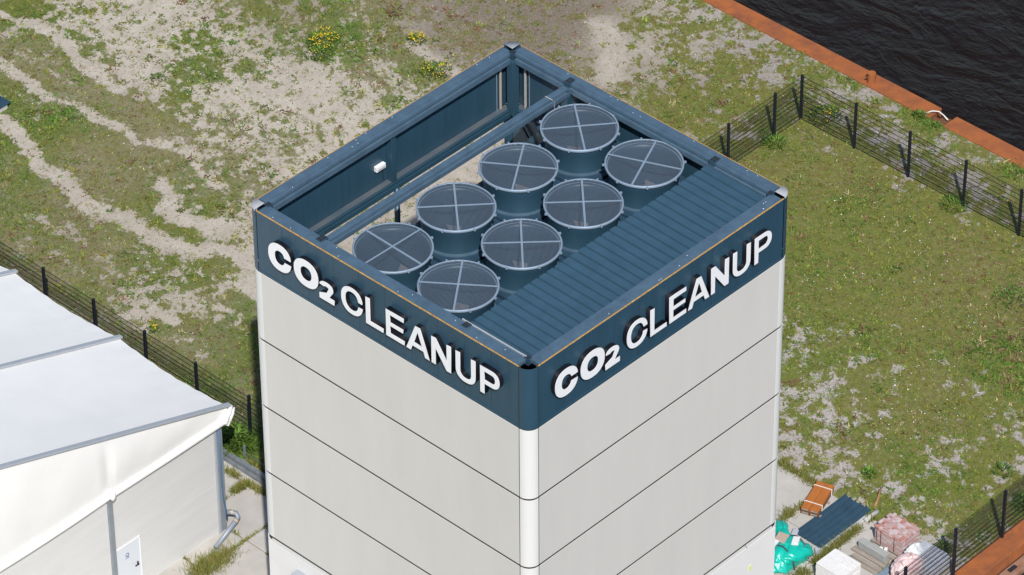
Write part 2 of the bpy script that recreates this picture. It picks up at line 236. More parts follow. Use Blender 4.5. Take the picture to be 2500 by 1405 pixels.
# ------------------------------------------------------------------ ground sheet
GX0, GX1, GY0, GY1, ST = -6.0, 36.9, -1.0, 56.0, .1
def axis(lo, hi, ext_lo, ext_hi):
    a = np.arange(lo, hi+1e-6, ST); pre = []; post = []
    if ext_lo: 
        d = .3; p = lo
        while p > ext_lo: p -= d; d *= 1.6; pre.append(p)
    if ext_hi:
        d = .3; p = hi
        while p < ext_hi: p += d; d *= 1.6; post.append(p)
    return np.array(pre[::-1]+a.tolist()+post)
gx = axis(GX0, GX1, -3000, None); gx[-1] = 37.16; gy = axis(GY0, GY1, None, 3500); gy[0] = -1.06
X, Y = np.meshgrid(gx, gy, indexing='ij')
sv = np.array(SURVEY)
num = np.zeros(X.shape+(4,)); den = np.full(X.shape, 1e-9)
for px, py, *vals in sv:
    d2 = (X-px)**2+(Y-py)**2
    k = np.exp(-d2/(2*1.05**2)) + 2e-3/(1+d2)
    den += k; num += k[..., None]*np.array(vals)
F = num/den[..., None]
cov, dry, lush, tone = [F[..., i] for i in range(4)]
for pts, hw, st in TRACKS:
    wob = .14*(fbm(X, Y, .5, 2, 77)-.5)*2
    best = np.full(X.shape, 99.)
    for (ax_, ay_), (bx_, by_) in zip(pts[:-1], pts[1:]):
        dx, dy = bx_-ax_, by_-ay_; t = np.clip(((X-ax_)*dx+(Y-ay_)*dy)/(dx*dx+dy*dy), 0, 1)
        best = np.minimum(best, np.hypot(X-ax_-t*dx, Y-ay_-t*dy))
    e = np.clip((best+wob-hw*.45)/(hw*1.7), 0, 1); e = e*e*(3-2*e)
    cov = cov*(1-(1-e)*st*.93); tone = tone*(1-(1-e)*.7)
# grass fringe along the steel quay edge
fr = np.exp(-((X-36.75)/.32)**2)*(fbm(X, Y, 1.4, 2, 5) > .47); cov = np.clip(cov+.5*fr, 0, 1); lush = np.clip(lush+.3*fr, 0, 1)
leftness = np.clip((Y-X-4)/6, 0, 1)
covm = np.where(cov > .88, cov*1.2, cov**1.3*1.02)
cov = np.clip(cov+.26*(fbm(X, Y*.12, .7, 3, 88)-.5)*leftness, 0, 1)
covm = np.where(cov > .88, cov*1.2, cov**(1.3-.15*leftness)*1.03)
n1 = fbm(X, Y*(1-.55*leftness), .95, 5, 3, .68)
rk = np.empty(n1.size); rk[np.argsort(n1.ravel())] = np.linspace(0, 1, n1.size); n1 = rk.reshape(n1.shape)
n2 = fbm(X, Y, .34, 3, 41, .75); rk = np.empty(n2.size); rk[np.argsort(n2.ravel())] = np.linspace(0, 1, n2.size); n2 = rk.reshape(n2.shape)
veg = np.clip((covm - (.48*n1+.52*n2) + .14)/.25, 0, 1)
dry = np.clip(dry + 1.1*(fbm(X, Y, 2.2, 4, 23)-.5), 0, 1)
lush = np.clip(lush + 1.0*(fbm(X, Y, 1.6, 4, 31)-.5), 0, 1)
def inside(x, y):     # pavement, tower, hall: no growth and no relief
    p1 = (x < 7.15) & (y < 20.9) & (y > -2) & (x > -6)
    p2 = (x >= 7.0) & (x < 19.0) & (y < 12.3)
    p3 = (x > 18.9) & (x < 19.3) & (y < 4.05) & (y > -.9)
    return p1 | p2 | p3
def intent(x, y): return (x < 4.3) & (y > 17.5)
pave = inside(X, Y)
relief = np.where(pave, -.03, .028*veg*n2 + .03*(fbm(X, Y, 3.0, 3, 60)-.5))
relief = np.where((X < GX0) | (Y > GY1), 0, relief)
nx, ny = X.shape
co = np.stack([X, Y, relief], -1).reshape(-1, 3).astype(np.float32)
ii = np.arange(nx*ny).reshape(nx, ny)
q = np.stack([ii[:-1, :-1], ii[1:, :-1], ii[1:, 1:], ii[:-1, 1:]], -1).reshape(-1, 4)
def fast_mesh(name, co, loops, counts, smooth=False):
    me = bpy.data.meshes.new(name); me.vertices.add(len(co)); me.vertices.foreach_set('co', np.ascontiguousarray(co, np.float32).ravel())
    me.loops.add(len(loops)); me.loops.foreach_set('vertex_index', np.ascontiguousarray(loops, np.int32))
    me.polygons.add(len(counts)); st = np.concatenate([[0], np.cumsum(counts)[:-1]]).astype(np.int32)
    me.polygons.foreach_set('loop_start', st)
    me.update(calc_edges=True); me.validate()
    if smooth: me.polygons.foreach_set('use_smooth', np.ones(len(counts), bool))
    return me
gme = fast_mesh('ground', co, q.ravel(), np.full(len(q), 4), True)
a = gme.color_attributes.new('Map', 'FLOAT_COLOR', 'POINT')
a.data.foreach_set('color', np.stack([veg, dry, lush, tone], -1).reshape(-1).astype(np.float32))
a = gme.attributes.new('Tone', 'FLOAT', 'POINT'); a.data.foreach_set('value', np.ascontiguousarray(tone, np.float32).ravel())
ground = bpy.data.objects.new('ground', gme); COL.objects.link(ground); struct(ground)
gm = bpy.data.materials.new('soil_and_moss'); gm.use_nodes = True; N = gm.node_tree; b = N.nodes['Principled BSDF']
def nd(t, **k):
    n = N.nodes.new(t)
    for kk, v in k.items(): setattr(n, kk, v)
    return n
def mixc(fac, c1, c2):
    m = nd('ShaderNodeMix', data_type='RGBA')
    for s, v in ((m.inputs[0], fac), (m.inputs[6], c1), (m.inputs[7], c2)):
        if isinstance(v, tuple): s.default_value = (*v, 1)
        elif isinstance(v, (int, float)): s.default_value = v
        else: N.links.new(v, s)
    return m.outputs[2]
def noise(scale, det=5, rough=.6):
    n = nd('ShaderNodeTexNoise'); n.inputs['Scale'].default_value = scale; n.inputs['Detail'].default_value = det; n.inputs['Roughness'].default_value = rough
    N.links.new(tcg.outputs['Object'], n.inputs['Vector']); return n.outputs[0]
def ramp(src, lo, hi):
    m = nd('ShaderNodeMapRange'); m.inputs[1].default_value = lo; m.inputs[2].default_value = hi; N.links.new(src, m.inputs[0]); return m.outputs[0]
def math_(op, a, b_):
    m = nd('ShaderNodeMath', operation=op)
    for s, v in ((m.inputs[0], a), (m.inputs[1], b_)):
        if isinstance(v, (int, float)): s.default_value = v
        else: N.links.new(v, s)
    return m.outputs[0]
tcg = nd('ShaderNodeTexCoord'); at = nd('ShaderNodeAttribute', attribute_name='Map'); sp = nd('ShaderNodeSeparateColor'); N.links.new(at.outputs['Color'], sp.inputs[0])
sand = mixc(ramp(noise(1.3), .35, .65), (.425, .370, .305), (.53, .475, .405))
sand = mixc(ramp(noise(22, 3), .45, .8), sand, (.30, .25, .20))
sxy = nd('ShaderNodeSeparateXYZ'); N.links.new(tcg.outputs['Object'], sxy.inputs[0])
fieldside = ramp(math_('ADD', math_('SUBTRACT', sxy.outputs[0], sxy.outputs[1]), math_('MULTIPLY', noise(.5, 3), 4)), 10, 16)
sand = mixc(fieldside, sand, mixc(ramp(noise(14, 4), .35, .65), (.34, .305, .28), (.52, .485, .46)))
soil = mixc(ramp(noise(9), .35, .7), (.140, .112, .085), (.225, .185, .145))
at2 = nd('ShaderNodeAttribute', attribute_name='Tone')
soil = mixc(at2.outputs['Fac'], sand, soil)
vor = nd('ShaderNodeTexVoronoi'); vor.inputs['Scale'].default_value = 11; N.links.new(tcg.outputs['Object'], vor.inputs['Vector'])
fl = math_('MULTIPLY', math_('LESS_THAN', vor.outputs[0], .16), ramp(noise(1.1, 3), .46, .56))
soil = mixc(math_('MULTIPLY', fl, .75), soil, (.66, .64, .63))
gr = mixc(ramp(noise(6), .3, .7), (.100, .105, .018), (.168, .165, .036))
gr = mixc(sp.outputs[2], gr, mixc(ramp(noise(8), .3, .7), (.050, .098, .010), (.100, .160, .022)))
br = mixc(ramp(noise(7), .35, .65), (.165, .128, .078), (.245, .19, .125))
br = mixc(ramp(noise(1.7, 3), .56, .66), br, (.17, .075, .035))
gr = mixc(math_('MULTIPLY', sp.outputs[1], ramp(noise(3.2, 6, .7), .39, .60)), gr, br)
gr = mixc(math_('MULTIPLY', ramp(noise(30, 2), .60, .70), .5), gr, (.34, .31, .23))
vm = math_('MULTIPLY', ramp(math_('ADD', math_('ADD', sp.outputs[0], math_('MULTIPLY', math_('SUBTRACT', noise(6.5, 5, .72), .5), 3.2)), math_('MULTIPLY', math_('SUBTRACT', noise(24, 4, .8), .5), 1.8)), .18, .66), .96)
opens = ramp(math_('SUBTRACT', sxy.outputs[1], sxy.outputs[0]), -9, -3)
vm = math_('MULTIPLY', vm, math_('SUBTRACT', 1.0, math_('MULTIPLY', math_('MULTIPLY', sp.outputs[1], opens), .30)))
gr = mixc(math_('SUBTRACT', 1.0, opens), gr, mixc(.45, gr, mixc(ramp(noise(5, 5, .7), .38, .62), (.10, .118, .014), (.19, .195, .028))))
N.links.new(mixc(vm, soil, gr), b.inputs['Base Color']); b.inputs['Roughness'].default_value = 1; b.inputs['Specular IOR Level'].default_value = .1
bp = nd('ShaderNodeBump'); bp.inputs['Strength'].default_value = .6; bp.inputs['Distance'].default_value = .03
N.links.new(noise(18, 6, .7), bp.inputs['Height']); N.links.new(bp.outputs[0], b.inputs['Normal'])
gme.materials.append(gm)

# ------------------------------------------------------------------ grass and weeds (uncountable ground cover)
def lookup(field, x, y):
    i = np.clip(np.round((x-GX0)/ST).astype(int), 0, int((GX1-GX0)/ST)-1) + int(np.searchsorted(gx, GX0-1e-6)); j = np.clip(np.round((y-GY0)/ST).astype(int), 0, ny-1)
    return field[np.clip(i, 0, nx-1), j]
def leaves(px, py, pz, L, wd, ang, lean, col):
    """one narrow triangular blade each, with a bend"""
    n = len(px); dx, dy = np.cos(ang), np.sin(ang)
    sxv, syv = -dy*wd/2, dx*wd/2
    base = np.stack([px, py, pz], -1); off = np.stack([sxv, syv, np.zeros(n)], -1)
    up1 = np.stack([dx*L*.45*np.sin(lean), dy*L*.45*np.sin(lean), L*.45*np.cos(lean)], -1)
    l2 = lean*1.7
    tip = up1 + np.stack([dx*L*.55*np.sin(l2), dy*L*.55*np.sin(l2), L*.55*np.cos(l2)], -1)
    v = np.stack([base-off, base+off, base+up1+off*.9, base+up1-off*.9, base+tip], 1).reshape(-1, 3)
    k = np.arange(n)*5
    lp = np.stack([k, k+1, k+2, k+3, k+3, k+2, k+4], -1).ravel(); ct = np.tile([4, 3], n)
    return v, lp, ct, np.repeat(col, 5, 0)
def leaf_object(name, parts, material):
    vo = 0; V = []; Lp = []; Ct = []; Cc = []
    for v, lp, ct, c in parts: V.append(v); Lp.append(lp+vo); Ct.append(ct); Cc.append(c); vo += len(v)
    V = np.concatenate(V); me = fast_mesh(name, V, np.concatenate(Lp), np.concatenate(Ct)); cc = np.concatenate(Cc)
    at_ = me.color_attributes.new('Col', 'FLOAT_COLOR', 'POINT'); at_.data.foreach_set('color', np.concatenate([cc, np.ones((len(cc), 1))], 1).astype(np.float32).ravel())
    me.materials.append(material); return me
PAL = dict(olive=(.162,.165,.030), green=(.080,.145,.020), fresh=(.165,.225,.035), straw=(.30,.25,.12), brown=(.16,.10,.05), red=(.15,.075,.04))
def blade_cols(n, d, l):
    r = rng.random(n); base = np.array(PAL['olive'])*np.ones((n, 1))
    base = np.where((r < l*.9)[:, None], np.array(PAL['green']), base)
    r2_ = rng.random(n); base = np.where((r2_ < d*.30)[:, None], np.array(PAL['brown']), base)
    base = np.where(((r2_ > .97-.08*d))[:, None], np.array(PAL['straw']), base)
    base = np.where(((r2_ > .5) & (r2_ < .5+.16*d*d))[:, None], np.array(PAL['red']), base)
    base = np.where(((r2_ > .70) & (r2_ < .78))[:, None], np.array(PAL['fresh']), base)
    return base*rng.uniform(.65, 1.35, (n, 1))
def scatter(n, lo, hi, keep, nb, Lr, wr, spread):
    x = rng.uniform(lo[0], hi[0], n); y = rng.uniform(lo[1], hi[1], n)
    s, d = x+y, x-y
    ok = (s > 13) & (s < 72) & (d > -34) & (d < 37) & ~inside(x, y) & ~intent(x, y)
    v = lookup(veg, x, y); c = lookup(cov, x, y); ok &= rng.random(n) < (keep(v, c) if keep.__code__.co_argcount == 2 else keep(v, c, lookup(lush, x, y)))
    x, y = x[ok], y[ok]; d_, l_ = lookup(dry, x, y), lookup(lush, x, y); z = lookup(relief, x, y); m = len(x)
    szz = rng.lognormal(0, .3, m)*(.75+.5*l_)
    X_ = np.repeat(x, nb); Y_ = np.repeat(y, nb); k = len(X_); S_ = np.repeat(szz, nb)
    a_ = rng.uniform(0, 2*math.pi, k); rr = spread*np.sqrt(rng.random(k))*S_; a2 = rng.uniform(0, 2*math.pi, k)
    tuftc = blade_cols(m, d_, l_)
    col = np.repeat(tuftc, nb, 0)*rng.uniform(.75, 1.25, (k, 1))
    return leaves(X_+rr*np.cos(a2), Y_+rr*np.sin(a2), np.repeat(z, nb)-.01, rng.uniform(*Lr, k)*S_, rng.uniform(*wr, k)*S_, a_, rng.uniform(.45, 1.25, k), col)
A0, A1 = (-1, -1), (37.22, 55)
pt = [scatter(290000, A0, A1, lambda v, c: v*.8, 4, (.045, .10), (.014, .030), .055),
      scatter(9000, A0, A1, lambda v, c: (v > .4)*.8, 14, (.06, .15), (.018, .034), .11),
      scatter(120000, A0, A1, lambda v, c: (v < .5)*.50*np.clip(c+.06, 0, 1), 7, (.05, .11), (.02, .04), .07),
      scatter(16000, A0, A1, lambda v, c: (v < .5)*.55*np.clip(c*1.4, 0.06, 1), 16, (.06, .14), (.022, .045), .13),
      scatter(30000, A0, A1, lambda v, c, l: (c > .8)*(l > .72)*.9, 10, (.08, .19), (.025, .05), .12)]
gme2 = leaf_object('grass', pt, M['leaf']); grass = bpy.data.objects.new('grass', gme2); COL.objects.link(grass)
grass['kind'] = 'stuff'; tag(grass, 'short patchy grass, moss and small weeds growing over the sandy ground', 'grass')
def spots(name, cells, n, cols, size, label, cat):
    """tiny pebbles / daisies lying on the ground: small tilted quads, one mesh"""
    V = []; Cc = []
    for (cx, cy, r_) in cells:
        m = int(n*r_*r_); aa = rng.uniform(0, 6.28, m); rr = r_*np.sqrt(rng.random(m)); x = cx+rr*np.cos(aa); y = cy+rr*np.sin(aa)
        ok = ~inside(x, y) & (x < 36.8) & (y > -1) & ~intent(x, y); x, y = x[ok], y[ok]; m = len(x)
        s = rng.uniform(*size, m); z = lookup(relief, x, y)+rng.uniform(.01, .06, m); th = rng.uniform(0, 6.28, m)
        q_ = [np.stack([x+s*np.cos(th+k*math.pi/2), y+s*np.sin(th+k*math.pi/2), z+rng.uniform(-.012, .012, m)], -1) for k in range(4)]
        V.append(np.stack(q_, 1).reshape(-1, 3)); c = np.array(cols)[rng.integers(0, len(cols), m)]; Cc.append(np.repeat(c, 4, 0))
    V = np.concatenate(V); Cc = np.concatenate(Cc); n_ = len(V)//4
    me = leaf_object(name, [(V, np.arange(len(V)), np.full(n_, 4), Cc)], M['leaf']); o = bpy.data.objects.new(name, me); COL.objects.link(o); o['kind'] = 'stuff'; return tag(o, label, cat)
spots('daisies', [(33, 13.2, 1.2), (32.2, 12, .9), (31, 14.3, .8), (30.5, 12.6, .7), (30.3, 9.5, 1.2), (27.5, 11, 1.2), (30, 5, 2), (25, 5, 2)], 12, [(.75,.72,.62), (.8,.78,.72)], (.012, .028), 'small white daisies sprinkled in the grass inside the fenced field', 'daisies')
spots('pebbles', [(20, 3, 3), (20.5, 6, 2.5), (24, 4, 3), (35.5, 18, 2.2), (35.3, 14, 2.2), (35.2, 9, 2.5), (35, 22, 3), (12, 27, 3), (11, 31, 3), (30, 8, 4), (25, 10, 4), (20, 38, 6), (33, 25, 4), (25, 30, 6)], 7, [(.6,.58,.56), (.7,.69,.68), (.5,.46,.42)], (.012, .030), 'pale pebbles and shell bits scattered over the bare soil', 'pebbles')

def weed(name, x, y, r, h, n, label, cat, fresh=.6, flowers=0, group=None, wide=.05, z=0):
    t = thing(name, (x, y, z), label, cat, group)
    a_ = rng.uniform(0, 6.28, n); rr = r*np.sqrt(rng.random(n)); lx, ly = rr*np.cos(a_), rr*np.sin(a_)
    hz = rng.uniform(0, 1, n)*h*.75*np.clip(1-(rr/r)**2*.7, .15, 1)
    col = np.where((rng.random(n) < fresh)[:, None], np.array((.10, .18, .025)), np.array((.06, .11, .022)))*rng.uniform(.6, 1.4, (n, 1))
    p = leaves(lx, ly, hz, rng.uniform(.35, .8, n)*h*.8, rng.uniform(.5, 1.1, n)*wide, a_+rng.normal(0, .7, n), rng.uniform(.3, 1.1, n), col)
    me = leaf_object('foliage', [p], M['leaf']); o = bpy.data.objects.new('foliage', me); COL.objects.link(o); o.parent = t
    if flowers:
        mb = MB()
        for _ in range(flowers):
            a1 = random.uniform(0, 6.28); r1 = r*.95*math.sqrt(random.random()); zz = h*random.uniform(.55, 1.05); s_ = random.uniform(.010, .022)
            mb.obox((r1*math.cos(a1), r1*math.sin(a1), zz), (s_*2, s_*2, s_), random.uniform(0, 3))
        me, c = mb.mesh('flowers', center=False); me.materials.append(M['yellow']); f = bpy.data.objects.new('flowers', me); COL.objects.link(f); f.parent = t; f['kind'] = 'stuff'
    return t
FG = 'yellow-flowering weeds beyond the tower'
weed('flowering_weed', 25.67, 34.56, .62, .32, 300, 'broad clump of bright yellow flowers beside dark green growth on the sand', 'weed', .4, 80, FG)
weed('flowering_weed', 28.05, 32.06, .34, .28, 140, 'small yellow-flowering clump at the tip of the dark green strip', 'weed', .4, 50, FG)
weed('flowering_weed', 27.11, 30.2, .60, .30, 260, 'loose yellow-flowering clump by the bare tan strip near the orange tower edge', 'weed', .4, 50, FG)
weed('flowering_weed', 25.0, 34.1, .5, .28, 200, 'thin yellow-dotted weed patch next to the bright flower clump', 'weed', .4, 16, FG)
weed('flowering_weed', 34.62, 17.95, .6, .35, 260, 'yellow-flowering weed just outside the wire fence near its corner', 'weed', .5, 30)
weed('flowering_weed', 9.75, 26.8, .2, .35, 50, 'single spindly yellow-flowered stalk between white hall and tower', 'weed', .7, 14)
weed('leafy_weed', 32.2, 18.25, .42, .34, 300, 'feathery bright green weed at the foot of a fence post by the corner leg', 'weed', .8, wide=.04)
weed('leafy_weed', 33.75, 11.2, .5, .30, 300, 'pale green feathery weed spreading beside a post of the long fence', 'weed', .8, wide=.04)
weed('bush', 7.45, 20.35, .62, .85, 620, 'glossy bright green leafy bush between white hall and fence', 'bush', .85, wide=.085)
weed('leafy_weed', 37.0, 15.45, .25, .3, 120, 'upright leafy weed growing through the rusty quay edge by the white hose', 'weed', .7)
weed('leafy_weed', 22.9, -.75, .45, .5, 300, 'bright green nettles against the fence above the rusty dock edge', 'weed', .9)
weed('leafy_weed', 23.6, .9, .32, .5, 70, 'tall blue-green grassy weed standing in the moss near the dock fence', 'weed', .3)
weed('leafy_weed', 20.55, 4.05, .22, .35, 60, 'yellowish rosette weed with a tall curling leaf on bare gravel', 'weed', 1, wide=.09)
weed('leafy_weed', 19.9, 37.35, .28, .22, 90, 'dark green dock weed standing alone in the sand field', 'weed', .2)
weed('leafy_weed', 31.0, 6.3, .8, .22, 380, 'dark lush nettle patch in the fenced field', 'weed', .3)
weed('leafy_weed', 19.35, -.05, .25, .35, 120, 'leafy weed squeezed between red paver stack and grey pavers', 'weed', .4)

# ------------------------------------------------------------------ water and quay
wm = bpy.data.materials.new('dark_harbour_water'); wm.use_nodes = True; N = wm.node_tree; b = N.nodes['Principled BSDF']
b.inputs['Base Color'].default_value = (.010, .0062, .0045, 1); b.inputs['Specular IOR Level'].default_value = .34; b.inputs['Roughness'].default_value = .2; b.inputs['IOR'].default_value = 1.33
tcg = nd('ShaderNodeTexCoord'); mp = nd('ShaderNodeMapping'); mp.inputs['Rotation'].default_value = (0, 0, R(-52)); mp.inputs['Scale'].default_value = (1, .55, 1)
N.links.new(tcg.outputs['Object'], mp.inputs[0])
def wn(sc, det, dis=0):
    n = nd('ShaderNodeTexNoise'); n.inputs['Scale'].default_value = sc; n.inputs['Detail'].default_value = det; n.inputs['Roughness'].default_value = .6; n.inputs['Distortion'].default_value = dis
    N.links.new(mp.outputs[0], n.inputs['Vector']); return n.outputs[0]
hgt = math_('ADD', math_('MULTIPLY', wn(.55, 4, .6), 1.3), math_('MULTIPLY', wn(2.4, 6, .5), .42))
bp = nd('ShaderNodeBump'); bp.inputs['Strength'].default_value = 1; bp.inputs['Distance'].default_value = .30; N.links.new(hgt, bp.inputs['Height']); N.links.new(bp.outputs[0], b.inputs['Normal'])
wa = MB(); wz = -1.7
wa.add([(37.0, -3000, wz), (4000, -3000, wz), (4000, 3500, wz), (37.0, 3500, wz), (-3000, -3000, wz), (37.0, -1.5, wz), (-3000, -1.5, wz)], [(0, 1, 2, 3), (4, 0, 5, 6)])
struct(wa.build('water', wm))
qw = MB().box((36.9, -1.7, -4), (37.72, 14.9, -.06)).box((36.9, 14.9, -4), (37.55, 15.2, -.15)).box((36.9, 15.2, -4), (37.72, 900, -.06)).box((-900, -1.62, -4), (36.95, -1.02, .02)).build('quay_wall', M['rustdark'])
struct(qw)
def cap_e(y0, y1, dx=0):
    MB().box((37.14+dx, y0, -.04), (37.90+dx, y1, .07)).box((37.80+dx, y0, -.5), (37.88+dx, y1, -.042)).build('edge_plate', M['rust'], qw, bevel=.02)
ys = [-1.84, 2.4, 6.5, 10.6, 14.45]
for y0, y1 in zip(ys[:-1], ys[1:]): cap_e(y0+.006, y1-.006, -.03)
ys = [15.15, 20, 25, 30, 36, 60, 900]
for y0, y1 in zip(ys[:-1], ys[1:]): cap_e(y0+.006, y1-.006)
xs = [-900, 0, 8, 14, 17.2, 20.6, 25, 30, 36.97]
for x0, x1 in zip(xs[:-1], xs[1:]):
    MB().box((x0+.005, -1.80, .03), (x1-.005, -1.03, .10)).box((x0+.005, -1.79, -.42), (x1-.005, -1.70, .028)).build('edge_plate', M['rust'], qw, bevel=.02)
MB().box((10, -2.22, -.62), (36.9, -1.80, -.46)).build('waling_beam', M['rustpink'], qw)
for x in np.arange(16.2, 30, 1.05):
    MB().box((x, -2.02, -.46), (x+random.uniform(.35, .6), -1.86, -.452)).build('rust_hole', M['dark'], qw)
MB().tube([(10, -2.42, -.62), (36.9, -2.42, -.62)], .11, 12).build('fender_pipe', M['hoseblue'], qw, smooth=True)
t = thing('bollard', (37.35, 18.02, .1), 'rusty cylindrical mooring bollard standing on the quay edge', 'bollard')
MB().lathe([(0, -.03), (.165, -.03), (.165, .0), (.15, .02), (.145, .36), (.155, .39), (.15, .43), (.0, .44)], 28, (37.35, 18.02, .1)).build('drum', M['rust'], t, smooth=False)
MB().tube([(37.35-.20, 18.02+.12, .36), (37.35+.20, 18.02-.12, .36)], .025, 8).build('cross_pin', M['rustdark'], t)
o = MB().tube([(37.22, 15.35, .12), (37.38, 15.2, .2), (37.5, 14.98, .22), (37.5, 14.75, .16), (37.42, 14.5, .13)], .024, 8).build('hose', M['hosewhite'], None, smooth=True)
tag(o, 'short white hose bent over the gap in the rusty quay edge', 'hose')

# ------------------------------------------------------------------ tower
T = 19.044; A = 11.10; RC = .37; HB = 2.183; HP = 2.562
tower = thing('tower', (A/2, A/2, 0), 'tall square tower of pale grey panels with a dark blue roof band', 'tower')
sides = {   # map (s along, o offset inwards, z) to world; s runs 0..A
    'w': lambda s, o, z: (o, s, z), 'e': lambda s, o, z: (A-o, s, z), 's': lambda s, o, z: (s, o, z), 'n': lambda s, o, z: (s, A-o, z)}
def sbox(mb, sd_, s0, s1, o0, o1, z0, z1):
    p, q_ = sides[sd_](s0, o0, z0), sides[sd_](s1, o1, z1)
    return mb.box([min(a_, b_) for a_, b_ in zip(p, q_)], [max(a_, b_) for a_, b_ in zip(p, q_)])
# core that backs the joints
core = MB()
for sd_ in 'wes': sbox(core, sd_, .3 if sd_ == 's' else .13, A-.3 if sd_ == 's' else A-.13, .10, .13, 0, T-HB-.05)
core.build('joint_backing', M['joint'], tower)
for sd_ in 'wesn':
    pm = M['blue_x'] if sd_ in 'we' else M['blue_y']
    n = 10; L0 = RC+.026; pw = (A-2*L0)/n
    for k in range(n):
        sbox(MB(), sd_, L0+k*pw+.006, L0+(k+1)*pw-.006, 0, .075, T-HB+.085, T-.004).build('band_panel', pm, tower)
    sbox(MB(), sd_, L0, A-L0, -.012, .06, T-HB, T-HB+.08).build('drip_flashing', M['blue'], tower, bevel=.008)
    sbox(MB(), sd_, L0, A-L0, .078, .10, T-HB, T-.03).build('band_backing', M['bluedark'], tower)
    sbox(MB(), sd_, RC+.02, A-RC-.02, -.002, .036, T-.002, T+.012).build('foam_strip', M['foam'], tower)
    # coping pieces between the castings
    cuts = [.45, 2.68, 8.40, A-.45] if sd_ in 'we' else [.45, A-.45]
    for c0, c1 in zip(cuts[:-1], cuts[1:]):
        e0 = c0+.005; e1 = c1-.005
        mb = MB(); sbox(mb, sd_, e0, e1, .038, .30, T-.10, T+.030); sbox(mb, sd_, e0, e1, .3005, .43, T-.10, T+.012)
        mb.build('coping', M['coping'], tower, bevel=.006)
        for _ in range(int((c1-c0)*.9)):
            s_ = random.uniform(c0+.1, c1-.1); o_ = random.choice((.10, .12, .27, .36)); x_, y_, z_ = sides[sd_](s_, o_, T+(.03 if o_ < .3 else .012))
            MB().lathe([(0, .010), (.011, .007), (.013, 0)], 6, (x_, y_, z_)).build('screw', M['screw'], tower)
    # inner top rail
    sbox(MB(), sd_, .6, A-.6, .425, .515, T-.30, T-.11).build('top_rail', M['coping'], tower, bevel=.01)
    sbox(MB(), sd_, .6, A-.6, .36, .424, T-.30, T-.16).build('rail_web', M['bluedark'], tower)
    # inner face of the band
    if sd_ in 'en':
        for k in range(9):
            pw = (A-1.2)/9; sbox(MB(), sd_, .6+k*pw+.002, .6+(k+1)*pw-.002, .12, .17, T-2.02, T-.1).build('inner_panel', M['blue_x'] if sd_ == 'e' else M['blue_y'], tower)
        sbox(MB(), sd_, .5, A-.5, .172, .36, T-2.10, T-2.02).build('inner_ledge', M['ledge'], tower, bevel=.01)
        sbox(MB(), sd_, .5, A-.5, .365, .43, T-2.14, T-2.05).build('ledge_rail', M['blue'], tower, bevel=.01)
        sbox(MB(), sd_, .5, A-.5, .28, .45, T-2.34, T-2.165).build('lower_beam', M['blue'], tower, bevel=.01)
for sd_ in 'wes':
    for k in range(5):
        zz = T-HB-k*HP; sbox(MB(), sd_, RC, A-RC, .010, .055, zz-.034, zz+(.0 if k == 0 else .034)).build('seam_strip', M['joint'], tower)
    for s_ in (RC,) : sbox(MB(), sd_, s_-.014, s_+.04, .010, .06, T-HB-4*HP, T-.02).build('seam_strip', M['joint'], tower)
    for z_ in range(4): sbox(MB(), sd_, A-RC-.10, A-RC, -.004, .05, T-HB-(z_+1)*HP+.036, T-HB-z_*HP-.036).build('edge_trim', M['column'], tower, bevel=.004)
# pale wall panels, four storeys on three sides; the far north side is open below the band
lay = [(T-HB-k*HP-HP, T-HB-k*HP) for k in range(4)]
for sd_ in 'wes':
    for z0, z1 in lay:
        sbox(MB(), sd_, RC+.036, A-RC-.102, 0.0, .09, z0+.034, z1-.034).build('wall_panel', M['panel'], tower, bevel=.005)
    sbox(MB(), sd_, .14, A-.14, .06, .10, 6.36, lay[3][0]-.02).build('plinth_rail', M['column'], tower, bevel=.006)
    sbox(MB(), sd_, .14, A-.14, .065, .102, 0, 6.325).build('plinth_wall', M['plinth'], tower)
cen = {'near': (RC, RC, 180), 'right': (A-RC, RC, 270), 'far': (A-RC, A-RC, 0), 'left': (RC, A-RC, 90)}
for k, (cx, cy, a0) in cen.items():
    def qcyl(z0, z1, m, nm, rr=RC, solid=False):
        mb = MB(); mb.lathe([(rr, z0), (rr, z1)], 14, (cx, cy, 0), R(a0), R(a0+90))
        if solid:
            n0 = len(mb.v); mb.v += [(cx, cy, z1)]; ring = list(range(15, 30)); mb.f += [(n0, ring[i], ring[i+1]) for i in range(14)]
        else: mb.lathe([(rr-.02, z1), (rr, z1)], 14, (cx, cy, 0), R(a0), R(a0+90))
        return mb.build(nm, m, tower, smooth=True)
    qcyl(T-HB+.01, T-(.02 if k == 'near' else .0), M['blue'], 'corner_column')
    if k == 'near': 
        qcyl(T-.5, T-.45, M['dark'], 'hollow_floor', RC-.012, True)
        mb = MB(); mb.lathe([(RC-.012, T-.45), (RC-.012, T-.022)], 14, (cx, cy, 0), R(a0), R(a0+90)); mb.build('column_lining', M['dark'], tower)
    else: qcyl(T, T+.07, M['capgrey'], 'column_cap', RC+.004, True)
    if k != 'far':
        for z0, z1 in lay: qcyl(z0+.034, z1-.034, M['column'], 'corner_column')
        MB().lathe([(RC-.014, 6.5), (RC-.014, T-HB)], 10, (cx, cy, 0), R(a0), R(a0+90)).build('column_core', M['joint'], tower, smooth=True)
    else: qcyl(0, T-HB-.02, M['blue'], 'corner_column')
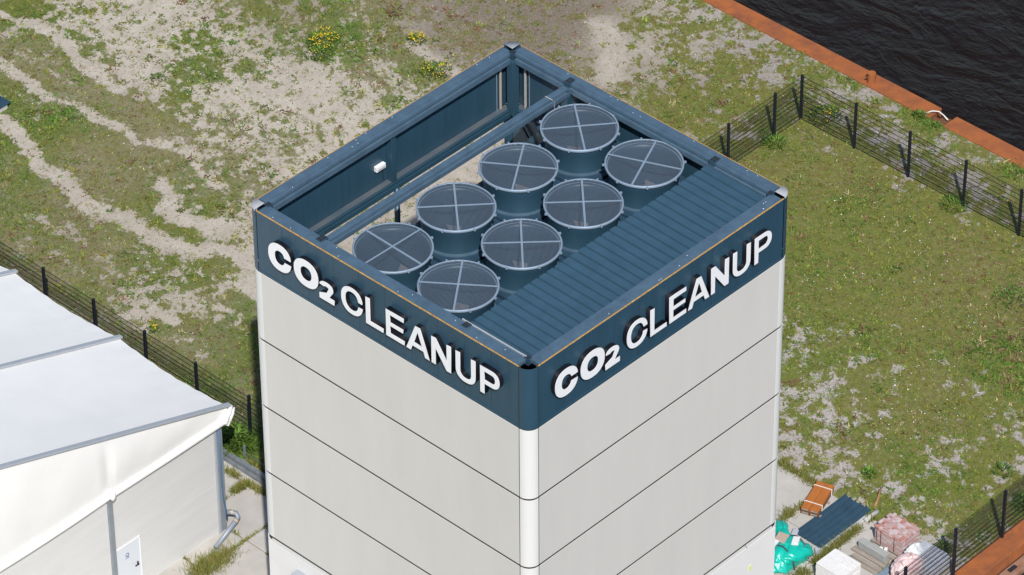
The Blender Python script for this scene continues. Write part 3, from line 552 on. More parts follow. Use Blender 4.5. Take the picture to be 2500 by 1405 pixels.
# corner castings with their holes
cm, _ = MB().box((-.15, -.11, -.2), (.15, .11, .022)).mesh('casting'); cm.materials.append(M['bluedark'])
hm, _ = MB().box((-.055, -.04, -.004), (.055, .04, .004)).mesh('casting_hole'); hm.materials.append(M['dark'])
for k, (x, y) in enumerate([(.36, 2.68), (.36, 8.40), (A-.36, 2.68), (A-.36, 8.40), (.45, .45), (A-.45, .45), (.45, A-.45), (A-.45, A-.45)]):
    cst = inst(cm, 'corner_casting', (x, y, T-.07), tower)
    if k > 3: cst.scale = (.55, .75, 1)
    for sx in (-.066, .066):
        for sy in (-.05, .05):
            h = bpy.data.objects.new('casting_hole', hm); COL.objects.link(h); h.parent = cst; h.location = (sx, sy, .1125)
# posts inside, far corner and mid wall
def box_part(nm, a_, b_, m, bv=.008): return MB().box(a_, b_).build(nm, m, tower, bevel=bv)
box_part('inner_post', (A-.62, A-.62, T-2.2), (A-.36, A-.36, T-.2), M['blue'])
for dx, dy in ((-.78, -.25), (-.25, -.78)):
    box_part('pale_strip', (A+dx-.025, A+dy-.025, T-2.0), (A+dx+.025, A+dy+.025, T-.42), M['pfoam'], 0)
    ox = -.16 if dx < dy else 0; oy = -.16 if dy < dx else 0
    MB().tube([(A+dx+ox, A+dy+oy, T-2.0), (A+dx+ox, A+dy+oy, T-.42)], .014, 6).build('steel_rod', M['galv'], tower)
box_part('inner_post', (5.50, A-.42, T-2.02), (5.68, A-.172, T-.2), M['blue'])
MB().tube([(5.68, A-.40, 0), (5.68, A-.40, T-2.3)], .09, 12).build('tube_column', M['blue'], tower, smooth=True)
box_part('inner_post', (A-.60, 8.28, T-2.6), (A-.36, 8.52, T-.2), M['blue'])
box_part('inner_post', (A-.60, 2.56, T-2.0), (A-.36, 2.80, T-.2), M['blue'])
# roof cross beams: wide top with a lower lip
for y, ext in ((8.42, 0),):
    MB().box((.46, y-.07, T-.38), (A-.46, y+.13, T-.14)).build('roof_beam', M['coping'], tower, bevel=.012)
    MB().box((.46, y-.15, T-.40), (A-.46, y-.073, T-.24)).build('beam_lip', M['coping'], tower, bevel=.008)
MB().box((.46, 2.70, T-.5), (A-.46, 2.86, T-.30)).build('roof_beam', M['blue'], tower)
# x bracing below the roof in the open bay, and inner dark blue wall
MB().box((A-.20, 7.9, 5), (A-.16, A-.2, T-2.4)).build('inner_wall', M['blue_x'], tower)
for (p, q_) in (((A-.3, A-.5, T-5.0), (A-.3, 8.5, T-2.5)), ((A-.3, A-.5, T-2.5), (A-.3, 8.5, T-5.0))): MB().bar(p, q_, .07).build('brace', M['bluedark'], tower)
MB().bar((A-1.25, 8.5, T-1.9), (A-.3, 10.2, T-1.9), .08).build('brace', M['bluedark'], tower)
MB().tube([(A-1.2, 8.25, T-.2), (A-1.2, 8.2, T-2.2)], .014, 6).build('tie_rod', M['galv'], tower)
MB().box((A-1.27, 8.26, T-.138), (A-1.245, 8.56, T-.128)).build('tie_strap', M['pfoam'], tower)
MB().box((.5, 8.05, 0), (A-.2, 8.15, T-1.3)).build('inner_wall', M['blue_y'], tower)
# fan deck
FXY = (1.645, 4.245, 6.845, 9.46)
for i in range(4):
    for j in range(2):
        x0 = .45+i*2.575; y0 = 2.9+j*2.57
        mb = MB(); ccx, ccy = FXY[i], (4.27, 6.83)[j]; nn = 48; rows = []
        for (zz, k_) in ((T-1.18, 0), (T-1.30, 1)):
            for k in range(nn):
                an = 2*math.pi*k/nn; c, s_ = math.cos(an), math.sin(an); mb.v.append((ccx+.99*c, ccy+.99*s_, zz))
            for k in range(nn):
                an = 2*math.pi*k/nn; c, s_ = math.cos(an), math.sin(an); g = 1.27/max(abs(c), abs(s_)); mb.v.append((min(max(ccx+g*c, x0), x0+2.55), min(max(ccy+g*s_, y0), y0+2.55), zz))
        mb.f += [(k, (k+1) % nn, nn+(k+1) % nn, nn+k)[::-1] for k in range(nn)] + [(nn+k, nn+(k+1) % nn, 3*nn+(k+1) % nn, 3*nn+k)[::-1] for k in range(nn)]
        mb.build('fan_deck', M['bluedark'], tower)
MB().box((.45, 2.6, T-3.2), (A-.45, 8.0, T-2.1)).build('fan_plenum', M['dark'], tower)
# corrugated roof sheet over the south bay: one trapezoid sheet, ribs along y
mb = MB(); n = 31; px0, px1 = .47, A-.47; pitch = (px1-px0)/n; prof = []
for k in range(n):
    x = px0+k*pitch; prof += [(x, .07), (x+pitch*.74, .07), (x+pitch*.80, .0), (x+pitch*.95, .0)]
prof.append((px1, 0))
vs = []; zf, zb = T-.20, T-.25
for yy, zz in ((.44, zb), (1.1, zb+(zf-zb)*.3), (1.9, zb+(zf-zb)*.65), (2.82, zf)): vs += [(x, yy, zz+h+random.uniform(-.003, .003)) for x, h in prof]
m_ = len(prof); fs = [(r_*m_+i, r_*m_+i+1, (r_+1)*m_+i+1, (r_+1)*m_+i) for r_ in range(3) for i in range(m_-1)]
rs = mb.add(vs, fs).build('roof_sheet', M['roofsheet'], tower); so = rs.modifiers.new('s', 'SOLIDIFY'); so.thickness = .012; so.offset = -1
MB().box((.436, .5, T-.18), (.462, 2.95, T+.05)).build('end_flashing', M['capgrey'], tower, bevel=.004)
MB().box((-.28, 9.18, 5.35), (.06, 9.72, 5.88)).build('vent_hood', M['tentrail'], tower, bevel=.03)
MB().lathe([(0, -.002), (.05, -.002)], 10, (0, 0, 0))
y_ = MB().box((9.75, .052, 5.3), (9.86, .064, 5.52)).build('paint_spot', M['paintyellow'], tower)
for x in (7.2, 9.6):
    MB().bar((x-.10, .05, 6.56), (x+.02, .05, 6.36), .02).build('clip', M['stonegrey'], tower)

# ------------------------------------------------------------------ white box lamp on the inner band
t = thing('wall_lamp', (5.16, A-.2, 17.60), 'small white box lamp on the inner dark blue wall beside a post', 'lamp')
MB().box((4.98, A-.30, 17.60), (5.36, A-.171, 17.78)).build('housing', M['white'], t, bevel=.012)
MB().box((5.02, A-.312, 17.62), (5.32, A-.302, 17.69)).build('lens', M['capgrey'], t)
MB().tube([(5.33, A-.19, 17.59), (5.34, A-.19, 17.2), (5.36, A-.22, 17.08)], .008, 5).build('cable', M['black'], t)

# ------------------------------------------------------------------ fans
FR = 1.165
def make_fan():
    f = thing('fan', (0, 0, 0), '', 'fan', 'fans on the tower roof')
    MB().lathe([(1.0, 0), (1.0, .06), (1.005, .3), (1.03, .5), (1.08, .75), (1.125, .93), (1.118, .95), (1.05, .72), (1.0, .5), (.975, .28), (.97, -.85)], 56).build('shroud', M['blue'], f, smooth=True)
    MB().lathe([(1.0, .0), (1.10, .0), (1.10, .03), (1.0, .035)], 56).build('base_flange', M['coping'], f)
    MB().lathe([(1.07, .90), (1.15, .90), (FR, .93), (FR, .985), (1.15, 1.0), (1.125, 1.0), (1.11, .985)], 64).build('rim', M['galv'], f, smooth=True)
    g = MB(); p = .033; n = int(1.11/p); wd = .0068
    for k in range(-n, n+1):
        h = math.sqrt(max(0, 1.115**2-(k*p)**2))
        if h < .05: continue
        g.add([(k*p-wd/2, -h, .992), (k*p+wd/2, -h, .992), (k*p+wd/2, h, .992), (k*p-wd/2, h, .992), (k*p, -h, .986), (k*p, h, .986)], [(0, 1, 2, 3), (0, 3, 5, 4), (1, 4, 5, 2)])
        g.add([(-h, k*p-wd/2, .9985), (h, k*p-wd/2, .9985), (h, k*p+wd/2, .9985), (-h, k*p+wd/2, .9985), (-h, k*p, .9925), (h, k*p, .9925)], [(0, 1, 2, 3), (0, 3, 5, 4), (1, 4, 5, 2)])
    g.build('grille', M['wire'], f, kind='stuff')
    MB().box((-1.13, -.028, 1.0), (1.13, .028, 1.022)).build('cross_bar', M['galv'], f)
    MB().box((-.022, -1.13, 1.0225), (.022, 1.13, 1.042)).build('cross_bar', M['galv'], f)
    for k in range(8):
        an = 2*math.pi*(k+.5)/8; MB().obox((1.185*math.cos(an), 1.185*math.sin(an), .965), (.08, .05, .06), an).build('clip', M['galv'], f)
    MB().lathe([(0, -.22), (.20, -.23), (.24, -.3), (.24, -.7)], 24).build('hub', M['blade'], f, smooth=True)
    for k in range(5):
        an = 2*math.pi*k/5; c, s = math.cos(an), math.sin(an)
        prof = [(.22, -.10, -.42), (.22, .10, -.32), (.92, .26, -.34), (.94, -.20, -.48)]
        MB().add([(r_*c-o_*s, r_*s+o_*c, z) for r_, o_, z in prof]+[(r_*c-o_*s, r_*s+o_*c, z-.015) for r_, o_, z in prof], [(0,1,2,3),(7,6,5,4),(0,4,5,1),(1,5,6,2),(2,6,7,3),(3,7,4,0)]).build('blade', M['blade'], f)
    MB().bar((-.97, 0, -.6), (.97, 0, -.6), .10, .12).build('motor_beam', M['bluedark'], f)
    return f
FANS = [(9.46, 6.83, 50.6, 'fan in the far corner of the roof by the cross beam end'), (6.84, 6.83, 34.4, 'fan in the beam-side row, second from the far corner fan'), (4.23, 6.83, 47.4, 'fan in the beam-side row, between the tilted-cross end fan and its neighbour'),
        (1.64, 6.83, 88.6, 'fan with cross bars square to the beam, at the sign end'), (9.46, 4.27, 23.7, 'fan at the far end of the row beside the corrugated roof'), (6.85, 4.27, 45.3, 'fan beside the corrugated roof, second from that row\'s far end'),
        (4.26, 4.27, 45.0, 'fan beside the corrugated roof, third from that row\'s far end'), (1.65, 4.27, 37.4, 'fan at the corner of sign parapet and corrugated roof')]
proto = make_fan()
for k, (x, y, an, lb) in enumerate(FANS):
    f = proto if k == 0 else copy_tree(proto)
    f.location = (x, y, T-1.18); f.rotation_euler = (0, 0, R(an)); f['label'] = 'dark blue '+lb

# ------------------------------------------------------------------ raised letters
def arc(cx, cy, rx, ry, a0, a1, n=28, e=2.25):
    out = []
    for k in range(n+1):
        t = R(a0+(a1-a0)*k/n); c, s = math.cos(t), math.sin(t)
        out.append((cx+rx*math.copysign(abs(c)**(2/e), c), cy+ry*math.copysign(abs(s)**(2/e), s)))
    return out
def letter_loops(ch, W, H, S):
    h2 = S*.88       # horizontal strokes are a little thinner
    if ch == 'O': return [arc(W/2, H/2, W/2, H/2, 0, 360)[:-1], arc(W/2, H/2, W/2-S, H/2-h2, 0, 360)[:-1]]
    if ch == 'C':
        g = .085*H; o = arc(W/2, H/2, W/2, H/2, 16, 344, 40); i = arc(W/2, H/2, W/2-S, H/2-h2, 335, 25, 34)
        o = [p for p in o if not (p[0] > W/2 and abs(p[1]-H/2) < g)]; i = [p for p in i if not (p[0] > W/2 and abs(p[1]-H/2) < g)]
        xo = W-.01; xi = W-S-.005
        return [[(xo, H/2+g)]+o+[(xo, H/2-g), (xi, H/2-g)]+i+[(xi, H/2+g)]]
    if ch == 'L': return [[(0, 0), (W, 0), (W, h2), (S, h2), (S, H), (0, H)]]
    if ch == 'E':
        m0 = H/2-h2*.45; m1 = H/2+h2*.45; return [[(0,0),(W,0),(W,h2),(S,h2),(S,m0),(W*.94,m0),(W*.94,m1),(S,m1),(S,H-h2),(W*.98,H-h2),(W*.98,H),(0,H)]]
    if ch == 'A':
        a = W/2; s = S*.56; b0, b1 = H*.20, H*.36
        inn = lambda y: (a-s*.95)*(y/H)+S*1.02*(1-y/H)*1.0
        xl = lambda y: S*1.12+(a-S*1.12)*(y/(H*.80)); 
        return [[(0,0),(S*1.08,0),(S*1.08+(a-s)*b0/H*.92,b0),(W-S*1.08-(a-s)*b0/H*.92,b0),(W-S*1.08,0),(W,0),(a+s,H),(a-s,H)],
                [(S*1.10+(a-s)*b1/H*.92,b1),(a,H*.80),(W-S*1.10-(a-s)*b1/H*.92,b1)]]
    if ch == 'N': return [[(0,0),(S,0),(S,H*.62),(W-S*1.05,0),(W,0),(W,H),(W-S,H),(W-S,H*.38),(S*1.05,H),(0,H)]]
    if ch == 'U':
        return [[(0,H)]+arc(W/2, H*.36, W/2, H*.36, 180, 360, 20)+[(W,H),(W-S,H)]+arc(W/2, H*.36, W/2-S, H*.36-h2, 360, 180, 20)+[(S,H)]]
    if ch == 'P':
        r_ = H*.31; return [[(0,0),(S,0),(S,H-2*r_)]+arc(W-r_*1.02, H-r_, r_*1.02, r_, 270, 450, 18)+[(0,H)], [(S,H-2*r_+h2),(S,H-h2)]+arc(W-r_*1.02, H-r_, r_*1.02-S, r_-h2, 90, -90, 14)]
    if ch == '2':
        r_ = H*.29; k = S*.95
        o = arc(W*.48, H-r_*1.0, W*.46, r_, 172, -38, 20); i = arc(W*.48, H-r_*1.0, W*.46-k, r_-k*.82, -38, 165, 14)
        return [[(0, k), ]+[]+[(W*.02, k*1.1)]+[(W*.50, H*.46)]+i+o+[(W*.66, k), (W, k), (W, 0), (0, 0)]]
LAY = [('C',1.00,.93,.265),('O',2.04,.99,.27),('2',3.06,.60,.19),('C',3.95,.86,.168),('L',4.93,.69,.168),('E',5.73,.72,.168),('A',6.52,.92,.168),('N',7.51,.76,.168),('U',8.45,.76,.168),('P',9.39,.74,.168)]
def extruded(name, loops, d):
    cu = bpy.data.curves.new(name, 'CURVE'); cu.dimensions = '2D'; cu.fill_mode = 'BOTH'; cu.extrude = d/2
    for lp in loops:
        sp_ = cu.splines.new('POLY'); sp_.points.add(len(lp)-1); sp_.use_cyclic_u = True
        for k, (x, y) in enumerate(lp): sp_.points[k].co = (x, y, 0, 1)
    tmp = bpy.data.objects.new('tmp', cu); COL.objects.link(tmp); dg = bpy.context.evaluated_depsgraph_get()
    me = bpy.data.meshes.new_from_object(tmp.evaluated_get(dg)); me.name = name
    bpy.data.objects.remove(tmp); bpy.data.curves.remove(cu); return me
def sign(which):
    west = which == 'w'
    t = thing('roof_sign', (0 if west else 5.5, 5.5 if west else 0, T-1.6), ('raised white CO2 CLEANUP letters on the blue band facing the white hall' if west else 'raised white CO2 CLEANUP letters on the blue band facing the dock and building materials'), 'sign', 'CO2 CLEANUP signs')
    for ch, x0, W, S in LAY:
        H = .68 if ch == '2' else .95; zb = T-1.57 if ch == '2' else T-1.48
        lo = letter_loops(ch, W, H, S)
        body = extruded('letter', lo, .155); face = extruded('letter_face', lo, .012)
        body.materials.append(M['black']); face.materials.append(M['white'])
        s0 = x0+.03 if west else x0-.14
        # local x along the wall, local y up, local z out of the wall
        if west: mtx = Matrix(((0,0,-1,0),(-1,0,0,A-s0),(0,1,0,zb),(0,0,0,1)))
        else: mtx = Matrix(((1,0,0,s0),(0,0,-1,0),(0,1,0,zb),(0,0,0,1)))
        o = bpy.data.objects.new('letter', body); COL.objects.link(o); o.parent = t
        o.matrix_local = Matrix.Translation(-WL[t.name]) @ mtx @ Matrix.Translation((0, 0, .0775+.022))
        f = bpy.data.objects.new('letter_face', face); COL.objects.link(f); f.parent = o; f.location = (0, 0, .0775+.0065)
        sp_ = MB().lathe([(.012, -.078), (.012, -.055)], 6).mesh('spacer', center=False)[0]
    return t
sign('w'); sign('s')

# ------------------------------------------------------------------ pavement of concrete slabs
pv = thing('pavement', (6, 9, 0), 'concrete slab pavement around the tower and hall', 'pavement'); pv['kind'] = 'structure'
def slab(x0, x1, y0, y1, z=.05, m=None):
    d = .02; dz = random.uniform(-.012, .012)
    o = MB().box((x0+d, y0+d, -.1), (x1-d, y1-d, z+dz)).build('slab', m or M['concrete'], pv, bevel=.02)
    o.rotation_euler = (random.uniform(-.004, .004), random.uniform(-.004, .004), random.uniform(-.004, .004))
P = 1.97
for i in range(-5, 2):
    for j in range(-8, 2):
        x0 = 4.36+i*P; x1 = x0+P; y0 = 16.71+j*P; y1 = y0+P
        if x0 > 6.2: x1 = 7.1
        if x0 < 4.2 and y1 > 17.7 and y0 > 17.4: continue
        if x0 > -.1 and y1 < 11.2 and x1 < 11: continue
        slab(x0, x1, y0, y1)
slab(4.36, 7.1, 20.66, 20.95)
for j in range(-8, 2):
    pass
for i in range(0, 4):
    for j in range(-2, 5):
        x1 = 18.95-i*P; x0 = x1-P; y0 = 2.68+(j-1)*P; y1 = y0+P
        y0 = max(y0, -1.0)
        if y1 < -.9: continue
        slab(max(x0, 11.3), x1, y0, y1, .06)
MB().box((15.2, 2.66, -.05), (18.86, 2.80, .115)).build('edge_beam', M['concrete2'], pv, bevel=.02)
# grass in the joints
def joint_grass():
    p = []
    def line(a, b, n, L, sp_, dens=1.0):
        t_ = rng.random(n); cl = fbm(t_*np.hypot(b[0]-a[0], b[1]-a[1])+a[0]*3, t_*0+a[1], .5, 2, 9); k = rng.random(n) < np.clip((cl-.42)*5, 0, 1)*dens
        t_ = t_[k]; n_ = len(t_); x = a[0]+(b[0]-a[0])*t_+rng.normal(0, sp_, n_); y = a[1]+(b[1]-a[1])*t_+rng.normal(0, sp_, n_)
        col = np.where((rng.random(n_) < .5)[:, None], np.array((.13, .17, .03)), np.array((.24, .20, .06)))*rng.uniform(.7, 1.3, (n_, 1))
        p.append(leaves(x, y, np.full(n_, .03), rng.uniform(.4, 1, n_)*L, rng.uniform(.010, .022, n_), rng.uniform(0, 6.28, n_), rng.uniform(.1, .8, n_), col))
    for k in range(-2, 3):
        yy = 16.71+k*P; line((-1, yy), (7, yy), 2600, .16, .04)
    for k in range(-2, 2):
        xx = 4.36+k*P; line((xx, 8), (xx, 20.7), 2600, .16, .04)
    line((2.1, 16.7), (3.6, 16.6), 2600, .42, .20, 2); line((6.33, 17.2), (6.33, 19.6), 1600, .3, .07, 2); line((5.4, 18.68), (6.6, 18.68), 1600, .3, .07, 2)
    line((15.2, 2.52), (19.0, 2.55), 2600, .38, .06, 1.6); line((16.98, -1), (16.98, .6), 400, .2, .05); line((15, 4.65), (19, 4.65), 1500, .22, .05)
    line((14.6, 2.0), (15.3, 2.4), 900, .5, .18, 2); line((16.6, 4.6), (17.4, 4.7), 700, .3, .1, 2); line((15, .7), (19, .7), 1200, .18, .05); line((18.97, 4.9), (18.97, 7.5), 1800, .25, .10, 2)
    line((7.15, 14), (7.15, 20.9), 1600, .3, .08, 2)
    me = leaf_object('joint_grass', p, M['leaf']); o = bpy.data.objects.new('joint_grass', me); COL.objects.link(o); o['kind'] = 'stuff'
    tag(o, 'tufts of grass growing out of the joints between concrete slabs', 'grass')
joint_grass()

# ------------------------------------------------------------------ white hall
HX, HY, EZ = 4.15, 17.60, 4.98
RX, RZ = -5.6, 8.58
hall = thing('tent_hall', (-2, 22, 0), 'large white fabric-roofed hall with corrugated walls beside the tower', 'tent')
def roof_bay(y0, y1, xa, za, xb, zb_, nm='roof_fabric'):
    nu, nv = 26, 18; mb = MB(); vs = []
    for i in range(nu+1):
        for j in range(nv+1):
            u, v = i/nu, j/nv; x = xa+(xb-xa)*u; y = y0+(y1-y0)*v
            sag = -.30*math.sin(math.pi*v)**1.0*(.35+.65*math.sin(math.pi*min(1, u*1.05+.02)))
            z = za+(zb_-za)*u+sag*.38
            x2 = x-(.09*math.sin(math.pi*v)*max(0, 1-u*6))*(1 if xa > xb else -1)
            z += .012*math.sin(9*v+5*u)*math.sin(math.pi*v)+.02*math.exp(-u*14)*math.sin(40*v)
            vs.append((x2, y, z))
    fs = [(i*(nv+1)+j, (i+1)*(nv+1)+j, (i+1)*(nv+1)+j+1, i*(nv+1)+j+1) for i in range(nu) for j in range(nv)]
    if xa > xb: fs = [f[::-1] for f in fs]
    mb.add(vs, fs).build(nm, M['tent'], hall, smooth=True)
EX = 4.66
for k in range(5):
    y0 = HY+k*5.05; roof_bay(y0+.05, y0+5.0, EX, EZ, RX, RZ); roof_bay(y0+.05, y0+5.0, -15.9, EZ, RX, RZ)
for k in range(6):
    y0 = HY+k*5.05
    for ex in (EX+.10, -15.9): MB().bar((ex, y0, EZ+.03), (RX, y0, RZ+.065), .17, .08).build('roof_rail', M['tentrail'], hall, bevel=.01)
# gable fabric: bulging membrane between the roof rail and the wall head
nu, nv = 60, 16; vs = []
for i in range(nu+1):
    u = i/nu; x = EX-.05+(RX-EX+.05)*u; zt = EZ+(RZ-EZ)*u-.02; zb_ = 4.54
    for j in range(nv+1):
        v = j/nv; seam = math.exp(-((x+.55)/.16)**2)
        out = .11*math.sin(math.pi*v)**.9*min(1, u*2.6)*(1-.7*seam)+.008*math.sin(3*x+4*v)*math.sin(math.pi*v)
        vs.append((x, HY-.03-out, zt+(zb_-zt)*v))
fs = [(i*(nv+1)+j, i*(nv+1)+j+1, (i+1)*(nv+1)+j+1, (i+1)*(nv+1)+j) for i in range(nu) for j in range(nv)]
MB().add(vs, [f[::-1] for f in fs]).build('gable_fabric', M['tent'], hall, smooth=True)
# rolled hem along the wall head, slightly sagging between posts
def hem(x0, x1, sag):
    n = 24; pts = []; rr = []
    for i in range(n+1):
        u = i/n; pts.append((x0+(x1-x0)*u, HY-.09, 4.60-sag*.6*math.sin(math.pi*u))); rr.append(.125)
    MB().tube(pts, rr, 12).build('fabric_hem', M['tent'], hall, smooth=True)
hem(-.55, 4.55, .03); hem(-5.6, -.55, .08); hem(-10.6, -5.6, .05)
MB().tube([(-.55, HY-.30, 4.95), (-.55, HY-.24, 4.62), (-.52, HY-.18, 4.42)], [.05, .10, .05], 8).build('gathered_knot', M['tent'], hall, smooth=True)
for k, (dx, dz, r_) in enumerate(((.0, .0, .10), (.10, -.14, .095), (.02, -.28, .08), (-.10, -.12, .12))):
    MB().tube([(EX-.22+dx, HY-.14, EZ-.30+dz), (EX-.02+dx, HY-.10, EZ-.12+dz), (EX+.16+dx, HY-.05, EZ-.02+dz)], [r_*1.1, r_, r_*.35], 10).build('eave_fold', M['tent'], hall, smooth=True)
# walls and posts
for x0, x1 in ((-.42, 3.98), (-5.5, -.64), (-10.6, -5.7)):
    if x0 == -.42:
        MB().box((x0, HY-.02, 2.19), (x1, HY+.04, 4.60)).box((.58, HY-.02, .05), (x1, HY+.04, 2.186)).build('wall_sheet', M['tentwall'], hall)
        MB().box((x0, HY-.02, .05), (-.46+.03, HY+.04, 2.186)).build('wall_sheet', M['tentwall'], hall)
    else: MB().box((x0, HY-.02, .05), (x1, HY+.04, 4.60)).build('wall_sheet', M['tentwall'], hall)
MB().box((HX-.12, HY+.3, .05), (HX-.06, HY+25.2, 4.9)).build('wall_sheet', M['tentwall'], hall)
for x in (-.53, -5.6): MB().box((x-.10, HY-.07, .0), (x+.10, HY+.08, 4.62)).build('wall_post', M['tentpost'], hall, bevel=.012)
MB().box((3.99, HY-.06, 0), (4.08, HY+.10, 4.62)).build('wall_post', M['tentrail'], hall, bevel=.01)
MB().box((4.09, HY-.02, 0), (4.36, HY+.22, 4.62)).build('corner_post', M['tentpost'], hall, bevel=.012)
MB().tube([(4.20, HY-.05, 4.5), (4.20, HY-.05, 1.6), (4.30, HY-.06, .9), (4.34, HY-.05, .45)], .028, 8).build('drain_hose', M['hoseblue'], hall, smooth=True)
MB().tube([(4.42, HY+.08, .62), (4.55, HY-.02, .62), (4.66, HY-.14, .56), (4.64, HY-.24, .47), (4.5, HY-.27, .40), (3.34, HY-.52, .16)], .085, 14).build('drain_pipe', M['pipegrey'], hall, smooth=True)
for (p, q_) in (((4.555, HY-.025, .62), (4.58, HY-.05, .613)), ((4.52, HY-.266, .41), (4.49, HY-.272, .398))): MB().tube([p, q_], .091, 14).build('seal_ring', M['orange'], hall, smooth=True)
MB().box((4.16, HY-.06, 1.45), (4.22, HY-.03, 1.85)).build('hose_clamp', M['galv'], hall)
d = MB().box((-.44, HY-.045, .06), (.56, HY-.022, 2.15)).build('door', M['door'], hall, bevel=.006)
for a_, b_ in (((-.47, .05), (-.44, 2.18)), ((.56, .05), (.59, 2.18)), ((-.47, 2.153), (.59, 2.183))): MB().box((a_[0], HY-.06, a_[1]), (b_[0], HY-.021, b_[1])).build('door_frame', M['white'], d)
MB().box((.40, HY-.09, 1.06), (.44, HY-.046, 1.2)).box((.28, HY-.115, 1.10), (.44, HY-.0905, 1.135)).build('handle', M['black'], d)
lg = MB(); n = 20
for k in range(n):
    t0, t1 = 2*math.pi*k/n, 2*math.pi*(k+1)/n; f = lambda t, r_: (.02+r_*.88*math.cos(t), HY-.0475, 1.72+r_*math.sin(t))
    lg.add([f(t0, .085), f(t1, .085), f(t1, .058), f(t0, .058)], [(0, 1, 2, 3)])
lg.add([(.0, HY-.0478, 1.70), (.02, HY-.0478, 1.705), (.09, HY-.0478, 1.625), (.07, HY-.0478, 1.62)], [(0, 3, 2, 1)]).add([(-.07, HY-.0476, 1.585), (.09, HY-.0476, 1.585), (.09, HY-.0476, 1.605), (-.07, HY-.0476, 1.605)], [(0, 1, 2, 3)])
lg.build('door_mark', M['inkblue'], d)
# galvanised rails lying behind the hall corner
for k, (x, z) in enumerate(((6.68, .11), (6.86, .11), (6.77, .27))):
    o = MB().box((x-.07, 17.6, z-.055), (x+.07, 22.2, z+.055)).box((x-.045, 17.6, z+.0555), (x+.045, 22.2, z+.062)).build('steel_rail', M['steelrail'], None, bevel=.012)
    tag(o, ('lower galvanised steel rail on the white hall side of its stack', 'lower galvanised steel rail on the grass side of its stack', 'long galvanised steel rail lying on top of two others')[k], 'rail', 'stacked steel rails')
o = thing('ground_post', (7.19, 19.7, 0), 'short galvanised stake with wire standing at the slab edge by the bush', 'post')
MB().box((7.16, 19.67, 0), (7.23, 19.74, .55)).build('stake', M['steelrail'], o); MB().box((7.10, 19.61, .0), (7.29, 19.80, .015)).build('foot_plate', M['steelrail'], o)
MB().tube([(7.19, 19.70, .28), (7.15, 17.5, .26)], .008, 5).build('wire', M['steelrail'], o)

# ------------------------------------------------------------------ wire fences
FH = 1.965
pm_, _ = MB().box((-.045, -.04, 0), (.045, .04, FH)).box((-.05, -.045, FH+.0005), (.05, .045, FH+.03)).mesh('fence_post', center=False); pm_.materials.append(M['fence'])
def vmesh(L):
    mb = MB(); n = int(L/.05)
    for k in range(1, n): 
        x = k*L/n; wd = .0026; mb.add([(x-wd, -.0026, .06), (x+wd, -.0026, .06), (x, .0036, .06), (x-wd, -.0026, FH-.03), (x+wd, -.0026, FH-.03), (x, .0036, FH-.03)], [(0, 1, 4, 3), (1, 2, 5, 4), (2, 0, 3, 5)])
    me, _ = mb.mesh('wire_panel', center=False); me.materials.append(M['fence']); return me
hcache = {}
def panel_meshes(L):
    k = round(L, 2)
    if k not in hcache:
        me, _ = MB().box((.03, -.012, -.0042), (L-.03, -.0045, .0042)).box((.03, .0045, -.0042), (L-.03, .012, .0042)).mesh('horizontal_wire', center=False); me.materials.append(M['fence']); hcache[k] = (vmesh(L), me)
    return hcache[k]
def fence(name, pts, label, z=0):
    t = thing(name, (pts[0][0], pts[0][1], z), label, 'fence'); o0 = Vector((pts[0][0], pts[0][1], z))
    for p in pts:
        o = bpy.data.objects.new('fence_post', pm_); COL.objects.link(o); o.parent = t; o.location = Vector((p[0], p[1], z))-o0
        o.rotation_euler = (random.uniform(-.008, .008), random.uniform(-.008, .008), 0)
    for p, q_ in zip(pts[:-1], pts[1:]):
        L = math.dist(p, q_); an = math.atan2(q_[1]-p[1], q_[0]-p[0]); vmsh, hmsh = panel_meshes(L)
        pn = bpy.data.objects.new('wire_panel', vmsh); COL.objects.link(pn); pn.parent = t; pn.location = Vector((p[0], p[1], z))-o0; pn.rotation_euler = (0, 0, an); pn['kind'] = 'stuff'
        for k in range(10):
            h = bpy.data.objects.new('horizontal_wire', hmsh); COL.objects.link(h); h.parent = pn; h.location = (0, 0, .07+k*(FH-.10)/9)
fx, fy = 33.96, 18.49
fence('corner_fence', [(fx, fy-2.5*k) for k in range(9, 0, -1)]+[(fx, fy), (fx-1.49, fy)]+[(fx-1.49-2.5*k, fy) for k in range(1, 10)], 'black wire mesh fence with a right-angled corner enclosing the green field')
fence('yard_fence', [(7.92, 30.17-2.5*k) for k in range(-3, 5)]+[(7.92, 18.49)], 'black wire mesh fence running behind the white hall towards the tower')
fence('dock_fence', [(21.03-2.5*k, -1.12) for k in range(-4, 4)], 'black wire mesh fence standing on the rusty dock edge by the building materials', .1)

